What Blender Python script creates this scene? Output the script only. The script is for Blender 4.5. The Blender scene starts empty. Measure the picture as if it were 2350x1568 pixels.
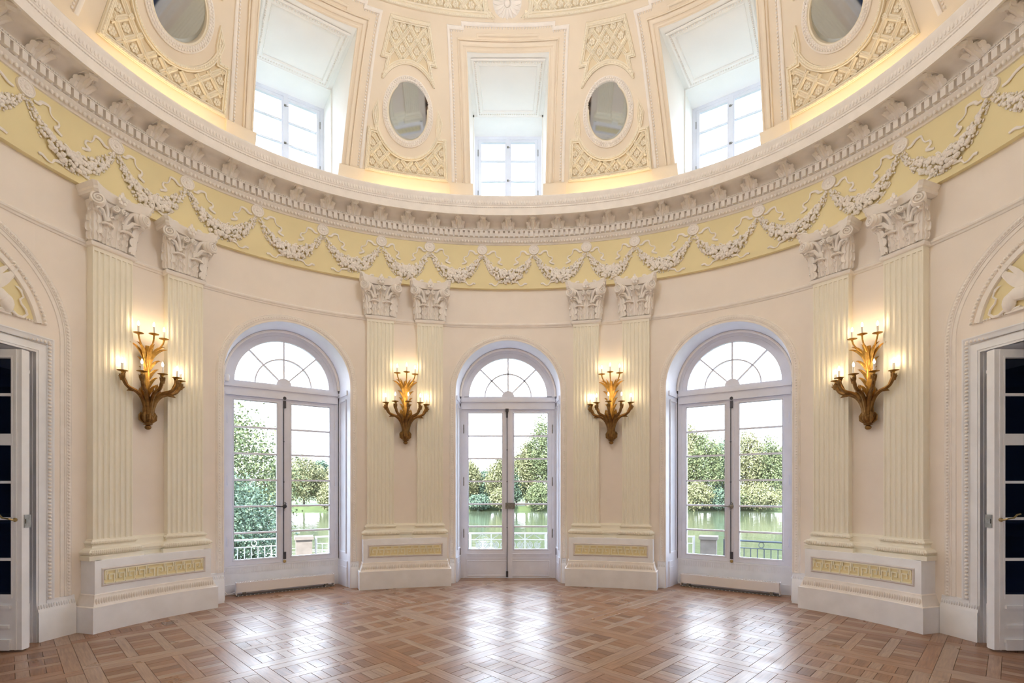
import bpy, bmesh, math, random
import numpy as np
from mathutils import Matrix, Vector
random.seed(7); np.random.seed(7)
PI = math.pi
SC = bpy.context.scene
COL = SC.collection
# ------------------------------------------------------------------ camera, world, sun, exposure
cd = bpy.data.cameras.new('camera'); cam = bpy.data.objects.new('camera', cd); COL.objects.link(cam)
cam.location = (0, 0, 1.5); cam.rotation_euler = (PI/2, 0, 0)
cd.sensor_width = 36.0; cd.lens = 36.0*1154/2350
cd.shift_x = (1175-1166)/2350; cd.shift_y = (1122-784)/2350
cd.clip_start = 0.05; cd.clip_end = 2000
SC.camera = cam
SKY = 3.0
w = bpy.data.worlds.new('world'); SC.world = w; w.use_nodes = True
nt = w.node_tree; nt.nodes.clear()
wo = nt.nodes.new('ShaderNodeOutputWorld'); bg = nt.nodes.new('ShaderNodeBackground')
tc = nt.nodes.new('ShaderNodeTexCoord'); sp = nt.nodes.new('ShaderNodeSeparateXYZ'); rp = nt.nodes.new('ShaderNodeValToRGB')
nt.links.new(tc.outputs['Generated'], sp.inputs[0]); nt.links.new(sp.outputs['Z'], rp.inputs[0])
rp.color_ramp.elements[0].position = 0.0; rp.color_ramp.elements[0].color = (0.93, 0.96, 1.0, 1)
rp.color_ramp.elements[1].position = 0.6; rp.color_ramp.elements[1].color = (0.68, 0.82, 1.0, 1)
nt.links.new(rp.outputs[0], bg.inputs[0]); bg.inputs[1].default_value = SKY
nt.links.new(bg.outputs[0], wo.inputs[0])
sl = bpy.data.lights.new('sun', 'SUN'); sl.energy = 7.0; sl.angle = math.radians(1.0); sl.color = (1, 0.95, 0.85)
so = bpy.data.objects.new('sun', sl); COL.objects.link(so)
so.rotation_euler = (math.radians(48), 0, math.radians(-28))
SC.view_settings.view_transform = 'Standard'; SC.view_settings.look = 'None'
SC.view_settings.gamma = 1.0; SC.view_settings.exposure = 1.55
try: SC.view_settings.use_curve_mapping = False
except Exception: pass
SC.cycles.max_bounces = 14; SC.cycles.diffuse_bounces = 8; SC.cycles.transparent_max_bounces = 24
SC.cycles.glossy_bounces = 6; SC.cycles.caustics_reflective = False; SC.cycles.caustics_refractive = False
SC.cycles.sample_clamp_indirect = 8.0; SC.cycles.use_denoising = True

# ------------------------------------------------------------------ plan of the oval room
A, B, CY, NP = 4.6001, 3.8363, 4.1562, 2.16
_t = np.linspace(-PI, PI, 40001)
_x = A*np.sign(np.sin(_t))*np.abs(np.sin(_t))**(2/NP); _y = CY+B*np.sign(np.cos(_t))*np.abs(np.cos(_t))**(2/NP)
_S = np.concatenate([[0], np.cumsum(np.hypot(np.diff(_x), np.diff(_y)))]); _S -= np.interp(0, _t, _S)
SG = np.linspace(_S[0], _S[-1], 8001); GX = np.interp(SG, _S, _x); GY = np.interp(SG, _S, _y)
TX = np.gradient(GX, SG); TY = np.gradient(GY, SG); _l = np.hypot(TX, TY); TX /= _l; TY /= _l
NX, NY = TY, -TX
PER = SG[-1]-SG[0]; HALF = PER/2
def wrap(s): return (s+HALF) % PER-HALF
def Pn(s, e):
    s = wrap(s)
    return (float(np.interp(s, SG, GX)+e*np.interp(s, SG, NX)), float(np.interp(s, SG, GY)+e*np.interp(s, SG, NY)))
def W(s, e, z):
    x, y = Pn(s, e); return (x, y, z)
def tan_n(s):
    s = wrap(s); return (float(np.interp(s, SG, TX)), float(np.interp(s, SG, TY)), float(np.interp(s, SG, NX)), float(np.interp(s, SG, NY)))
def frame(sc, e=0.0, z=0.0):
    "matrix of a local frame on the wall: x along the wall, y out of the room, z up"
    x, y = Pn(sc, e); tx, ty, nx, ny = tan_n(sc)
    return Matrix(((tx, -nx, 0, x), (ty, -ny, 0, y), (0, 0, 1, z), (0, 0, 0, 1)))
def s_of_u(sc, e, u):
    ss = np.linspace(sc-1.6, sc+1.6, 641); o = Pn(sc, 0); tx, ty, _, _ = tan_n(sc)
    us = [(Pn(s, e)[0]-o[0])*tx+(Pn(s, e)[1]-o[1])*ty for s in ss]
    return float(np.interp(u, us, ss))
# cove profile
_pr = np.array([(.02,5.80),(.06,5.95),(.2,6.215),(.37,6.6),(.54,6.95),(.74,7.32),(.94,7.62),(1.12,7.79),(1.35,7.91),(1.6,7.98),(1.9,8.0),(2.6,8.0)])
def _dense(pr, m=12):
    out = []; p = np.vstack([2*pr[0]-pr[1], pr, 2*pr[-1]-pr[-2]])
    for i in range(1, len(p)-2):
        for j in range(m):
            u = j/m; a, b, c, d = p[i-1], p[i], p[i+1], p[i+2]
            out.append(.5*((2*b)+(c-a)*u+(2*a-5*b+4*c-d)*u*u+(3*b-a-3*c+d)*u**3))
    out.append(pr[-1]); return np.array(out)
PD = _dense(_pr); QQ = np.concatenate([[0], np.cumsum(np.hypot(*np.diff(PD, axis=0).T))]); QMAX = float(QQ[-1])
_pt = np.gradient(PD, axis=0); _pt /= np.hypot(_pt[:, 0], _pt[:, 1])[:, None]
def prof(q): return float(np.interp(q, QQ, PD[:, 0])), float(np.interp(q, QQ, PD[:, 1])), float(np.interp(q, QQ, _pt[:, 0])), float(np.interp(q, QQ, _pt[:, 1]))
def V(s, q, h=0.0):
    e, z, te, tz = prof(q); return W(s, e+h*tz, z-h*te)

# ------------------------------------------------------------------ mesh helpers
class M:
    def __init__(self): self.v = []; self.f = []
    def add(self, vs, fs, mp=None):
        b = len(self.v)
        self.v += [tuple(mp(*p)) if mp else tuple(p) for p in vs]
        self.f += [tuple(b+i for i in f) for f in fs]
        return self
    def box(self, x0, x1, y0, y1, z0, z1, mp=None, seg=1):
        vs = []; fs = []
        n = seg+1
        for i in range(n):
            x = x0+(x1-x0)*i/seg
            vs += [(x, y0, z0), (x, y1, z0), (x, y1, z1), (x, y0, z1)]
        for i in range(seg):
            a = 4*i; b = a+4
            for k in range(4): fs.append((a+k, a+(k+1) % 4, b+(k+1) % 4, b+k))
        fs.append((3, 2, 1, 0)); l = 4*seg; fs.append((l, l+1, l+2, l+3))
        return self.add(vs, fs, mp)
    def grid(self, rows, mp=None, close=False):
        "rows: list of equally long point lists"
        n = len(rows[0]); vs = [p for r in rows for p in r]; fs = []
        for i in range(len(rows)-1):
            for j in range(n-1+(1 if close else 0)):
                a = i*n+j; b = i*n+(j+1) % n
                fs.append((a, b, b+n, a+n))
        return self.add(vs, fs, mp)
    def lathe(self, prof_, c=(0, 0, 0), seg=12, mp=None, axis='z', lobes=0, amp=0):
        rows = []
        for r, z in prof_:
            row = []
            for k in range(seg):
                a = 2*PI*k/seg; rr = r*(1+amp*math.cos(lobes*a)) if lobes else r
                p = (rr*math.cos(a), rr*math.sin(a), z)
                if axis == 'y': p = (p[0], p[2], p[1])
                if axis == 'x': p = (p[2], p[0], p[1])
                row.append((c[0]+p[0], c[1]+p[1], c[2]+p[2]))
            rows.append(row)
        return self.grid(rows, mp, close=True)
    def ball(self, c, r, mp=None, seg=7, rings=5):
        rx, ry, rz = r if isinstance(r, tuple) else (r, r, r)
        vs = [(c[0], c[1], c[2]-rz)]; fs = []
        for i in range(1, rings):
            t = -PI/2+PI*i/rings
            for k in range(seg):
                a = 2*PI*k/seg; vs.append((c[0]+rx*math.cos(t)*math.cos(a), c[1]+ry*math.cos(t)*math.sin(a), c[2]+rz*math.sin(t)))
        vs.append((c[0], c[1], c[2]+rz)); L = len(vs)-1
        for k in range(seg):
            fs.append((0, 1+(k+1) % seg, 1+k)); fs.append((L, L-seg+k, L-seg+(k+1) % seg))
        for i in range(rings-2):
            for k in range(seg):
                a = 1+i*seg+k; b = 1+i*seg+(k+1) % seg; fs.append((a, b, b+seg, a+seg))
        return self.add(vs, fs, mp)
    def tube(self, pts, rad, seg=6, mp=None, flat=(1, 1), up=(0, 1, 0.01)):
        P = [Vector(p) for p in pts]; n = len(P); rows = []; up = Vector(up)
        for i in range(n):
            d = (P[min(i+1, n-1)]-P[max(i-1, 0)])
            if d.length < 1e-9: d = Vector((0, 0, 1))
            d.normalize(); a = d.cross(up)
            if a.length < 1e-4: a = d.cross(Vector((1, 0, 0)))
            a.normalize(); b = a.cross(d)
            r = rad(i/(n-1)) if callable(rad) else rad
            rows.append([tuple(P[i]+a*(r*flat[0]*math.cos(2*PI*k/seg))+b*(r*flat[1]*math.sin(2*PI*k/seg))) for k in range(seg)])
        b0 = len(self.v); self.grid(rows, mp, close=True)
        self.f.append(tuple(b0+k for k in range(seg))[::-1]); l = b0+(n-1)*seg; self.f.append(tuple(l+k for k in range(seg)))
        return self
    def prism(self, poly, y0, y1, mp=None):
        "poly in x,z extruded along y"
        n = len(poly); vs = [(x, y0, z) for x, z in poly]+[(x, y1, z) for x, z in poly]
        fs = [tuple(range(n)), tuple(range(2*n-1, n-1, -1))]+[(i, (i+1) % n, n+(i+1) % n, n+i) for i in range(n)]
        return self.add(vs, fs, mp)
    def arc(self, r0, r1, a0, a1, y0, y1, cz, seg=24, cx=0.0, mp=None):
        rows = []
        for i in range(seg+1):
            a = a0+(a1-a0)*i/seg; c, s = math.cos(a), math.sin(a)
            rows.append([(cx+r0*c, y0, cz+r0*s), (cx+r1*c, y0, cz+r1*s), (cx+r1*c, y1, cz+r1*s), (cx+r0*c, y1, cz+r0*s)])
        b0 = len(self.v); self.grid(rows, mp, close=True)
        self.f.append((b0, b0+1, b0+2, b0+3)); l = b0+4*seg; self.f.append((l+3, l+2, l+1, l))
        return self
    def path(self, pts, prof_, mp=None, close=False):
        "sweep profile (d,h) along a 2D path (a,b): point = (a+nd, b+nd, h)"
        n = len(pts); rows = []
        for i in range(n):
            p0 = pts[(i-1) % n] if (close or i > 0) else pts[0]; p1 = pts[i]; p2 = pts[(i+1) % n] if (close or i < n-1) else pts[-1]
            d1 = Vector((p1[0]-p0[0], p1[1]-p0[1])); d2 = Vector((p2[0]-p1[0], p2[1]-p1[1]))
            if d1.length < 1e-9: d1 = d2
            if d2.length < 1e-9: d2 = d1
            d1.normalize(); d2.normalize(); n1 = Vector((-d1.y, d1.x)); n2 = Vector((-d2.y, d2.x)); m = n1+n2
            if m.length < 1e-6: m = n1
            m.normalize(); k = 1/max(.35, m.dot(n1))
            rows.append([(p1[0]+m.x*k*d, p1[1]+m.y*k*d, h) for d, h in prof_])
        if close: rows.append(rows[0])
        return self.grid(rows, mp)
    def mesh(self, name, mat=None, smooth=35):
        me = bpy.data.meshes.new(name); me.from_pydata(self.v, [], self.f); me.update()
        bm = bmesh.new(); bm.from_mesh(me); bmesh.ops.recalc_face_normals(bm, faces=bm.faces); bm.to_mesh(me); bm.free()
        if mat: me.materials.append(mat)
        if smooth:
            me.shade_smooth(); me.set_sharp_from_angle(angle=math.radians(smooth))
        return me
def obj(name, m, mat=None, parent=None, mat4=None, smooth=35, kind=None, label=None):
    if kind == 'stuff' and smooth == 35: smooth = 85
    me = m.mesh(name, mat, smooth) if isinstance(m, M) else m
    o = bpy.data.objects.new(name, me); COL.objects.link(o)
    if parent: o.parent = parent
    if mat4 is not None: o.matrix_local = mat4
    if kind: o['kind'] = kind
    if label: o['label'] = label
    return o
def empty(name, mat4=None, label=None, cat=None, group=None, kind=None, parent=None):
    o = bpy.data.objects.new(name, None); COL.objects.link(o); o.empty_display_size = .1
    if mat4 is not None: o.matrix_local = mat4
    if parent: o.parent = parent
    tag(o, label, cat, group, kind); return o
def tag(o, label=None, cat=None, group=None, kind=None):
    if label: o['label'] = label
    if cat: o['category'] = cat
    if group: o['group'] = group
    if kind: o['kind'] = kind
    return o
def dup(o, mat4=None, parent=None):
    c = o.copy(); COL.objects.link(c)
    if parent: c.parent = parent
    if mat4 is not None: c.matrix_local = mat4
    for ch in list(o.children): dup(ch, None, c)
    return c
def lin(a, b, n): return [a+(b-a)*i/(n-1) for i in range(n)]

# ------------------------------------------------------------------ materials
def s2l(c): return tuple(((x/255)/12.92 if x/255 <= .04045 else ((x/255+.055)/1.055)**2.4) for x in c)
def paint(name, rgb, rough=.5, var=.04, scale=3.0, bump=.03, metal=0.0, spec=.4):
    m = bpy.data.materials.new(name); m.use_nodes = True; t = m.node_tree; b = t.nodes['Principled BSDF']
    b.inputs['Roughness'].default_value = rough; b.inputs['Metallic'].default_value = metal
    b.inputs['Specular IOR Level'].default_value = spec
    co = t.nodes.new('ShaderNodeTexCoord'); n = t.nodes.new('ShaderNodeTexNoise'); n.inputs['Scale'].default_value = scale; n.inputs['Detail'].default_value = 5
    t.links.new(co.outputs['Object'], n.inputs['Vector'])
    r = t.nodes.new('ShaderNodeValToRGB'); t.links.new(n.outputs['Fac'], r.inputs[0])
    r.color_ramp.elements[0].position = .3; r.color_ramp.elements[1].position = .7
    r.color_ramp.elements[0].color = (*[c*(1-var) for c in rgb], 1); r.color_ramp.elements[1].color = (*[min(1, c*(1+var*.5)) for c in rgb], 1)
    t.links.new(r.outputs[0], b.inputs['Base Color'])
    if bump:
        n2 = t.nodes.new('ShaderNodeTexNoise'); n2.inputs['Scale'].default_value = 60; t.links.new(co.outputs['Object'], n2.inputs['Vector'])
        bp = t.nodes.new('ShaderNodeBump'); bp.inputs['Strength'].default_value = bump; bp.inputs['Distance'].default_value = .01
        t.links.new(n2.outputs['Fac'], bp.inputs['Height']); t.links.new(bp.outputs[0], b.inputs['Normal'])
    return m
def emit(name, rgb, k):
    m = bpy.data.materials.new(name); m.use_nodes = True; t = m.node_tree; t.nodes.clear()
    o = t.nodes.new('ShaderNodeOutputMaterial'); e = t.nodes.new('ShaderNodeEmission')
    e.inputs[0].default_value = (*rgb, 1); e.inputs[1].default_value = k; t.links.new(e.outputs[0], o.inputs[0]); return m
def glass(name, tint=(.97, .985, 1.0), gloss=.06):
    m = bpy.data.materials.new(name); m.use_nodes = True; t = m.node_tree; t.nodes.clear()
    o = t.nodes.new('ShaderNodeOutputMaterial'); a = t.nodes.new('ShaderNodeBsdfTransparent'); g = t.nodes.new('ShaderNodeBsdfGlossy'); x = t.nodes.new('ShaderNodeMixShader')
    a.inputs[0].default_value = (*tint, 1); g.inputs['Roughness'].default_value = .01
    lw = t.nodes.new('ShaderNodeLayerWeight'); lw.inputs['Blend'].default_value = .5
    pw = t.nodes.new('ShaderNodeMath'); pw.operation = 'POWER'; pw.inputs[1].default_value = 4.0; t.links.new(lw.outputs['Facing'], pw.inputs[0])
    f = t.nodes.new('ShaderNodeMath'); f.operation = 'MULTIPLY_ADD'; f.inputs[1].default_value = .6; f.inputs[2].default_value = gloss*.5; t.links.new(pw.outputs[0], f.inputs[0])
    t.links.new(f.outputs[0], x.inputs[0]); t.links.new(a.outputs[0], x.inputs[1]); t.links.new(g.outputs[0], x.inputs[2]); t.links.new(x.outputs[0], o.inputs[0]); return m
MW = paint('wall_pink_plaster', s2l((246, 238, 230)), .6, .03)
MPIL = paint('cream_yellow_paint', s2l((247, 243, 229)), .55, .03)
MFR = paint('frieze_yellow', s2l((239, 226, 180)), .6, .03)
MPL = paint('white_plaster', s2l((246, 241, 236)), .55, .05, 9)
MCV = paint('cove_cream_paint', s2l((241, 229, 211)), .6, .03)
MCP = paint('coffer_cream', s2l((244, 236, 218)), .6, .04, 8)
MCF = paint('coffer_field_shade_tan', s2l((238, 223, 194)), .6, .05, 8)  # darker tan mostly puts the shade of the recesses into the colour
MNI = paint('niche_white', s2l((247, 246, 243)), .55, .02)
MFW = paint('window_grey_white', s2l((233, 235, 245)), .4, .04, 6)
MWD = paint('old_white_woodwork', s2l((243, 245, 250)), .45, .06, 5)
MKEY = paint('pale_yellow_key', s2l((247, 243, 218)), .55, .03)
MKF = paint('key_ground_yellow', s2l((240, 229, 184)), .6, .03)
MGRY = paint('grey_moulding', s2l((224, 219, 218)), .55, .05, 12)
MGLD = paint('gilded_bronze', (.62, .36, .09), .32, .35, 25, .15, .85)
MGLB = paint('dark_gilt', (.30, .165, .055), .38, .4, 22, .2, .75)
MCAN = paint('candle_sleeve', (.85, .83, .8), .4, .02)
MIRON = paint('dark_iron', (.10, .10, .12), .4, .2, 20, .05, .7)
MSTL = paint('aged_steel', (.30, .29, .27), .4, .3, 30, .1, .8)
MBRS = paint('brass', (.55, .42, .2), .35, .3, 20, .05, .9)
MRAD = paint('radiator_white', s2l((238, 234, 232)), .35, .01)
MBLK = paint('dark_gap', (.02, .02, .025), .8, .1)
MJNT = paint('joint_shadow', (.10, .08, .06), .8, .2)
MGL = glass('window_glass')
MGLD2 = glass('door_glass', (.16, .21, .32), .10)  # navy tint stands in for the dark room reflected in these panes
MBULB = emit('bulb_glow', (1.0, .72, .40), 24)
MLED = emit('led_warm', (1.0, .77, .42), 5.5)
MCHB = emit('chandelier_fill_glow', (.94, .97, 1.0), 66)  # glow of the added, unseen chandelier that fills the hall with light
mm = bpy.data.materials.new('old_mirror'); mm.use_nodes = True
_b = mm.node_tree.nodes['Principled BSDF']; _b.inputs['Metallic'].default_value = 1; _b.inputs['Roughness'].default_value = .03; _b.inputs['Base Color'].default_value = (.72, .78, .82, 1)
MMIR = mm

# ------------------------------------------------------------------ walls
ZW = 4.70; EW = -.06
RW, ZA = .835, 3.04            # arched openings
SWIN = 3.25; SDOOR = 6.736; SUP = 3.19
def columns(s0, s1, ops):
    cols = []; s = s0
    ops = sorted(ops)
    def plain(a, b):
        n = max(2, int((b-a)/.12)+1)
        for x in lin(a, b, n): cols.append((x, 0.0))
    for sc, kind in ops:
        if kind == 'arch':
            us = [-RW*math.cos(PI*i/28) for i in range(29)]
            fz = lambda u: ZA+math.sqrt(max(0, RW*RW-u*u))
        else:
            us = lin(-.735, .735, 9); fz = lambda u: 2.83
        plain(s, s_of_u(sc, EW, us[0]))
        for u in us: cols.append((s_of_u(sc, EW, u), fz(u)))
        s = s_of_u(sc, EW, us[-1])
    plain(s, s1)
    return cols
def wall(name, s0, s1, ops):
    m = M(); c = columns(s0, s1, ops)
    rows = [[W(s, EW, zb) for s, zb in c], [W(s, EW, ZW) for s, zb in c]]
    n = len(c); m.v = rows[0]+rows[1]
    m.f = [(i, i+1, n+i+1, n+i) for i in range(n-1) if c[i+1][0]-c[i][0] > 1e-5]
    return obj(name, m, MW, kind='structure', smooth=30)
wall('wall_front', -4.25, 4.25, [(-SWIN, 'arch'), (0, 'arch'), (SWIN, 'arch')])
wall('wall_right', 4.25, 9.2, [(SDOOR, 'rect')])
wall('wall_left', -9.2, -4.25, [(-SDOOR, 'rect')])
wall('wall_back', 9.2, PER-9.2, [(HALF, 'arch')])

def sweep(prof_, s0, s1, step=.09, close=False):
    n = int((s1-s0)/step)+1
    m = M(); ss = lin(s0, s1, n)
    m.grid([[W(s, e, z) for e, z in prof_] for s in ss]); return m
FULL = (-HALF, HALF)
# frieze (yellow band) and its soffit
frz = obj('trim_1', sweep([(-.07, 4.68), (0, 4.68), (0, 5.37)], *FULL), MFR, kind='structure', label='yellow frieze band under the cornice')
# cornice
cor_p = [(0, 5.36), (.018, 5.363), (.03, 5.385), (.075, 5.425), (.088, 5.437), (.088, 5.442), (.062, 5.443), (.062, 5.452), (.075, 5.455), (.075, 5.533),
         (.130, 5.533), (.130, 5.543), (.116, 5.547), (.122, 5.556), (.134, 5.564), (.12, 5.572), (.13, 5.60), (.16, 5.634), (.21, 5.655), (.27, 5.663), (.335, 5.664), (.345, 5.655),
         (.40, 5.652), (.405, 5.617), (.433, 5.615), (.433, 5.722), (.442, 5.728), (.442, 5.742), (.436, 5.744), (.436, 5.750), (.447, 5.757), (.452, 5.79), (.462, 5.83), (.478, 5.858), (.478, 5.872), (.468, 5.885), (.44, 5.885), (.30, 5.83), (.02, 5.80)]
cor = obj('trim_2', sweep(cor_p, *FULL, step=.075), MPL, kind='structure', label='white moulded cornice ring with hidden lamp shelf')
dm = M().box(-.0245, .0245, -.125, -.07, 5.452, 5.535).mesh('dentil', MPL, 0)
nd = int(13.2/.0797)
for i in range(nd):
    s = -6.6+(i+.5)*.0797
    obj('dentil', dm, parent=cor, mat4=frame(s))
m = M()
for i in range(int((PER-13.2)/.0797)):
    s = 6.6+(i+.5)*.0797; f = frame(s)
    m.box(-.0245, .0245, -.125, -.07, 5.452, 5.535, mp=lambda x, y, z: tuple(f @ Vector((x, y, z))))
obj('dentil_row', m, MPL, cor, smooth=0, kind='stuff')
def row(fn, n, name, mat, parent, seg=6, rings=4):
    "n small ellipsoid beads; fn(i) -> (map, centre, radii)"
    m = M()
    for i in range(n):
        mp, c, r = fn(i); m.ball(c, r, mp, seg, rings)
    return obj(name, m, mat, parent, kind='stuff', smooth=85)
# leaf carving rows on the cornice mouldings
row(lambda i: (W, (-6.8+i*.045, .052, 5.402), (.019, .016, .028)), int(13.6/.045), 'leaf_carving', MPL, cor)
row(lambda i: (W, (-6.8+i*.042, .452, 5.80), (.0165, .009, .038)), int(13.6/.042), 'leaf_carving', MPL, cor)
row(lambda i: (W, (-6.8+i*.0325, .438, 5.728), (.011, .010, .009)), int(13.6/.0325), 'bead_row', MPL, cor, 5, 3)
row(lambda i: (W, (-6.8+i*.024, .13, 5.553), (.010, .008, .008)), int(13.6/.024), 'bead_row', MPL, cor, 5, 3)

# ------------------------------------------------------------------ acanthus leaf maker
def leaf(m, w, h, curl=.5, lobes=4, depth=.15, nu=9, nv=14, mp=None, thick=.0, tip=.25, lean=0.0):
    """a leaf standing on the origin: x across, z up, -y towards the viewer; the tip curls over forward"""
    rows = []
    for j in range(nv+1):
        v = j/nv
        ww = w*.5*(math.sin(PI*min(1, .18+.82*v*.94))**.6)*(1-.22*v)*(1-.34*abs(math.cos(lobes*PI*v))**3*(.05 < v < .97))
        if v > .9: ww *= max(.12, (1-v)/.1*.75+.25)
        a = curl*max(0, (v-.45)/.55)**1.6*PI
        if j == 0: y, z = 0.0, 0.0
        else:
            z += h/nv*math.cos(a*.95); y -= h/nv*math.sin(a*.95)+lean*h/nv
        row_ = []
        for i in range(nu):
            u = i/(nu-1)*2-1
            yy = y-depth*w*(.5*(1-abs(u))-.32*abs(math.sin(u*PI*2.0))+.22*math.cos(lobes*2*PI*v)*abs(u))
            row_.append((u*ww, yy, z-.10*h*abs(u)*(1 if v > .05 else 0)*(.5+.5*math.sin(lobes*2*PI*v))))
        rows.append(row_)
    m.grid(rows, mp)
    if thick:
        m.grid([[(x, y+thick, z) for x, y, z in r] for r in rows], mp)
    return m
# acanthus brackets under the corona
bm_ = M()
bm_.prism([(-.03, 5.575), (.03, 5.575), (.03, 5.66), (-.03, 5.66)], -.17, -.10)
bm_.box(-.06, .06, -.36, -.10, 5.652, 5.668)
bl = M(); leaf(bl, .165, .26, curl=.22, lobes=3, depth=.34, thick=.008, nu=11, nv=20)
R_ = Matrix.Translation((0, -.128, 5.552)) @ Matrix.Rotation(math.radians(58), 4, 'X')
bl.v = [tuple(R_ @ Vector(p)) for p in bl.v]
for sx in (-1, 1):
    l2 = M(); leaf(l2, .085, .16, curl=.3, lobes=2, depth=.3, nu=5, nv=8)
    R2 = Matrix.Translation((sx*.05, -.13, 5.558)) @ Matrix.Rotation(math.radians(58), 4, 'X') @ Matrix.Rotation(math.radians(sx*14), 4, 'Y')
    bl.add([tuple(R2 @ Vector(p)) for p in l2.v], l2.f)
bc = M(); bc.lathe([(.0, -.02), (.035, -.018), (.05, 0), (.035, .018), (0, .02)], (0, -.345, 5.636), 8, lobes=4, amp=.12)
bmesh1 = bm_.mesh('bracket_core', MPL, 0); bmesh2 = bl.mesh('acanthus_leaf', MPL); bmesh3 = bc.mesh('bracket_bud', MPL)
SB = [0, .394, .792, 1.181, 1.582, 2.0, 2.395, 2.78, 3.2, 3.614, 4.08, 4.535, 4.955, 5.349, 5.748, 6.16, 6.57]
for s in [-x for x in SB[:0:-1]]+SB:
    b = obj('acanthus_bracket', bmesh1, parent=cor, mat4=frame(s))
    obj('acanthus_leaf', bmesh2, parent=b); obj('flower_bud', bmesh3, parent=b)
# string course at the foot of the capitals
st_p = [(EW, 4.07), (EW+.012, 4.075), (EW+.018, 4.092), (EW+.03, 4.10), (EW+.034, 4.115), (EW+.022, 4.13), (EW+.012, 4.14), (EW, 4.144)]
obj('trim_3', sweep(st_p, *FULL), MPL, kind='structure', label='narrow white string course at capital level')
# ------------------------------------------------------------------ baseboards between the pedestals
bb_p = [(EW, .40), (EW+.012, .395), (EW+.012, .375), (EW+.03, .30), (EW+.038, .285), (EW+.038, 0.0)]
def bboard(name, s0, s1):
    b = obj(name, sweep(bb_p, s0, s1, .06), MWD, kind='structure')
    n = int((s1-s0)/.022)
    if abs(s0) < 7 and n > 0:
        row(lambda i: (W, (s0+(i+.5)*(s1-s0)/n, EW+.022, .34), (.008, .012, .026)), n, 'flute_band', MWD, b, 5, 3)
uw = s_of_u(SWIN, EW, RW)
_su = {}
def s_of_u(sc, e, u):
    k = (round(sc, 4), round(e, 4))
    if k not in _su:
        ss = np.linspace(sc-1.6, sc+1.6, 321); o = Pn(sc, 0); tx, ty, _, _ = tan_n(sc)
        _su[k] = ([(Pn(s, e)[0]-o[0])*tx+(Pn(s, e)[1]-o[1])*ty for s in ss], ss)
    return float(np.interp(u, *_su[k]))
bboard('baseboard_front', .845, .92); bboard('baseboard_front', -.92, -.845)
for nm, g in (('baseboard_right', 1), ('baseboard_left', -1)):
    for a, b in ((2.30, s_of_u(SWIN, EW, -RW)-.005), (s_of_u(SWIN, EW, RW)+.005, 4.25), (5.66, s_of_u(SDOOR, EW, -.74))):
        bboard(nm, *sorted((g*a, g*b)))
bboard('baseboard_back', SDOOR+.75, HALF-.84); bboard('baseboard_back', -HALF+.84, -SDOOR-.75)

# ------------------------------------------------------------------ arched openings: reveals and archivolts
def arch_pts(r, z0, n=28):
    return [(-r, z0), (-r, .5), (-r, 1.3), (-r, 2.2)]+[(-r*math.cos(PI*i/n), ZA+r*math.sin(PI*i/n)) for i in range(n+1)]+[(r, 2.2), (r, 1.3), (r, .5), (r, z0)]
def opening(sc, i):
    f = frame(sc); loc = lambda x, y, z: tuple(f @ Vector((x, y, z)))
    t = empty('trim_%d' % i, kind='structure')
    m = M(); o = arch_pts(RW, 0); n = arch_pts(.80, 0)
    rows = []
    for k in range(7):
        q = k/6; r = []
        for (u0, z0), (u1, z1) in zip(o, n):
            a = Vector(W(s_of_u(sc, EW, u0), EW, z0)); b = Vector(loc(u1, .56, z1)); r.append(tuple(a.lerp(b, q)))
        rows.append(r)
    m.grid(rows); obj('reveal', m, MFW, t)
    # panels on the jambs and soffit
    m = M()
    for g in (-1, 1):
        for (z0, z1) in ((.52, 2.86),):
            for pa in ([(.14, z0), (.40, z0), (.40, z1), (.14, z1)],):
                m.path(pa, [(-.012, 0), (-.010, .012), (.008, .012), (.016, 0)], close=True, mp=lambda a, b, h, g=g: loc(g*(.828-.05*a-h), a, b))
        m.box(.085, .45, -.012, 0.02, 2.93, 3.0, mp=lambda a, b, c, g=g: loc(g*(.828-.05*a+b), a, c))
        m.box(.085, .46, -.014, 0.02, 0, .30, mp=lambda a, b, c, g=g: loc(g*(.828-.05*a+b), a, c))
        m.box(.085, .46, -.008, 0.02, .30, .39, mp=lambda a, b, c, g=g: loc(g*(.828-.05*a+b), a, c))
    obj('jamb_panel', m, MFW, t, smooth=30)
    m = M()
    m.path([(-r*math.cos(PI*i/40), ZA+r*math.sin(PI*i/40)) for r in (.806,) for i in range(41)], [(0, .40), (-.02, .405), (-.03, .43), (-.022, .455), (0, .46)], mp=lambda a, b, h: loc(a, h, b))
    obj('inner_moulding', m, MPL, t)
    # archivolt on the wall face
    wp = lambda a, b, h: W(s_of_u(sc, EW, a), EW+h, b)
    m = M(); m.path(arch_pts(RW, .40, 40)[::-1], [(-.002, 0), (-.002, .012), (-.02, .012), (-.022, .006), (-.03, .008), (-.032, .018), (-.046, .024), (-.075, .024), (-.08, .014), (-.088, .018), (-.095, .01), (-.097, 0)], mp=wp)
    obj('archivolt', m, MPL, t)
    pts = arch_pts(RW+.054, .42, 60); L = [0]
    for a, b in zip(pts, pts[1:]): L.append(L[-1]+math.dist(a, b))
    nb = int(L[-1]/.036)
    def fb(i):
        d = (i+.5)*L[-1]/nb; return wp, (float(np.interp(d, L, [p[0] for p in pts])), float(np.interp(d, L, [p[1] for p in pts])), .024), (.011, .011, .008)
    row(fb, nb, 'bead_row', MPL, t, 6, 3)
    return t
for k, sc in enumerate((0, -SWIN, SWIN)): opening(sc, 4+k)

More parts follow.
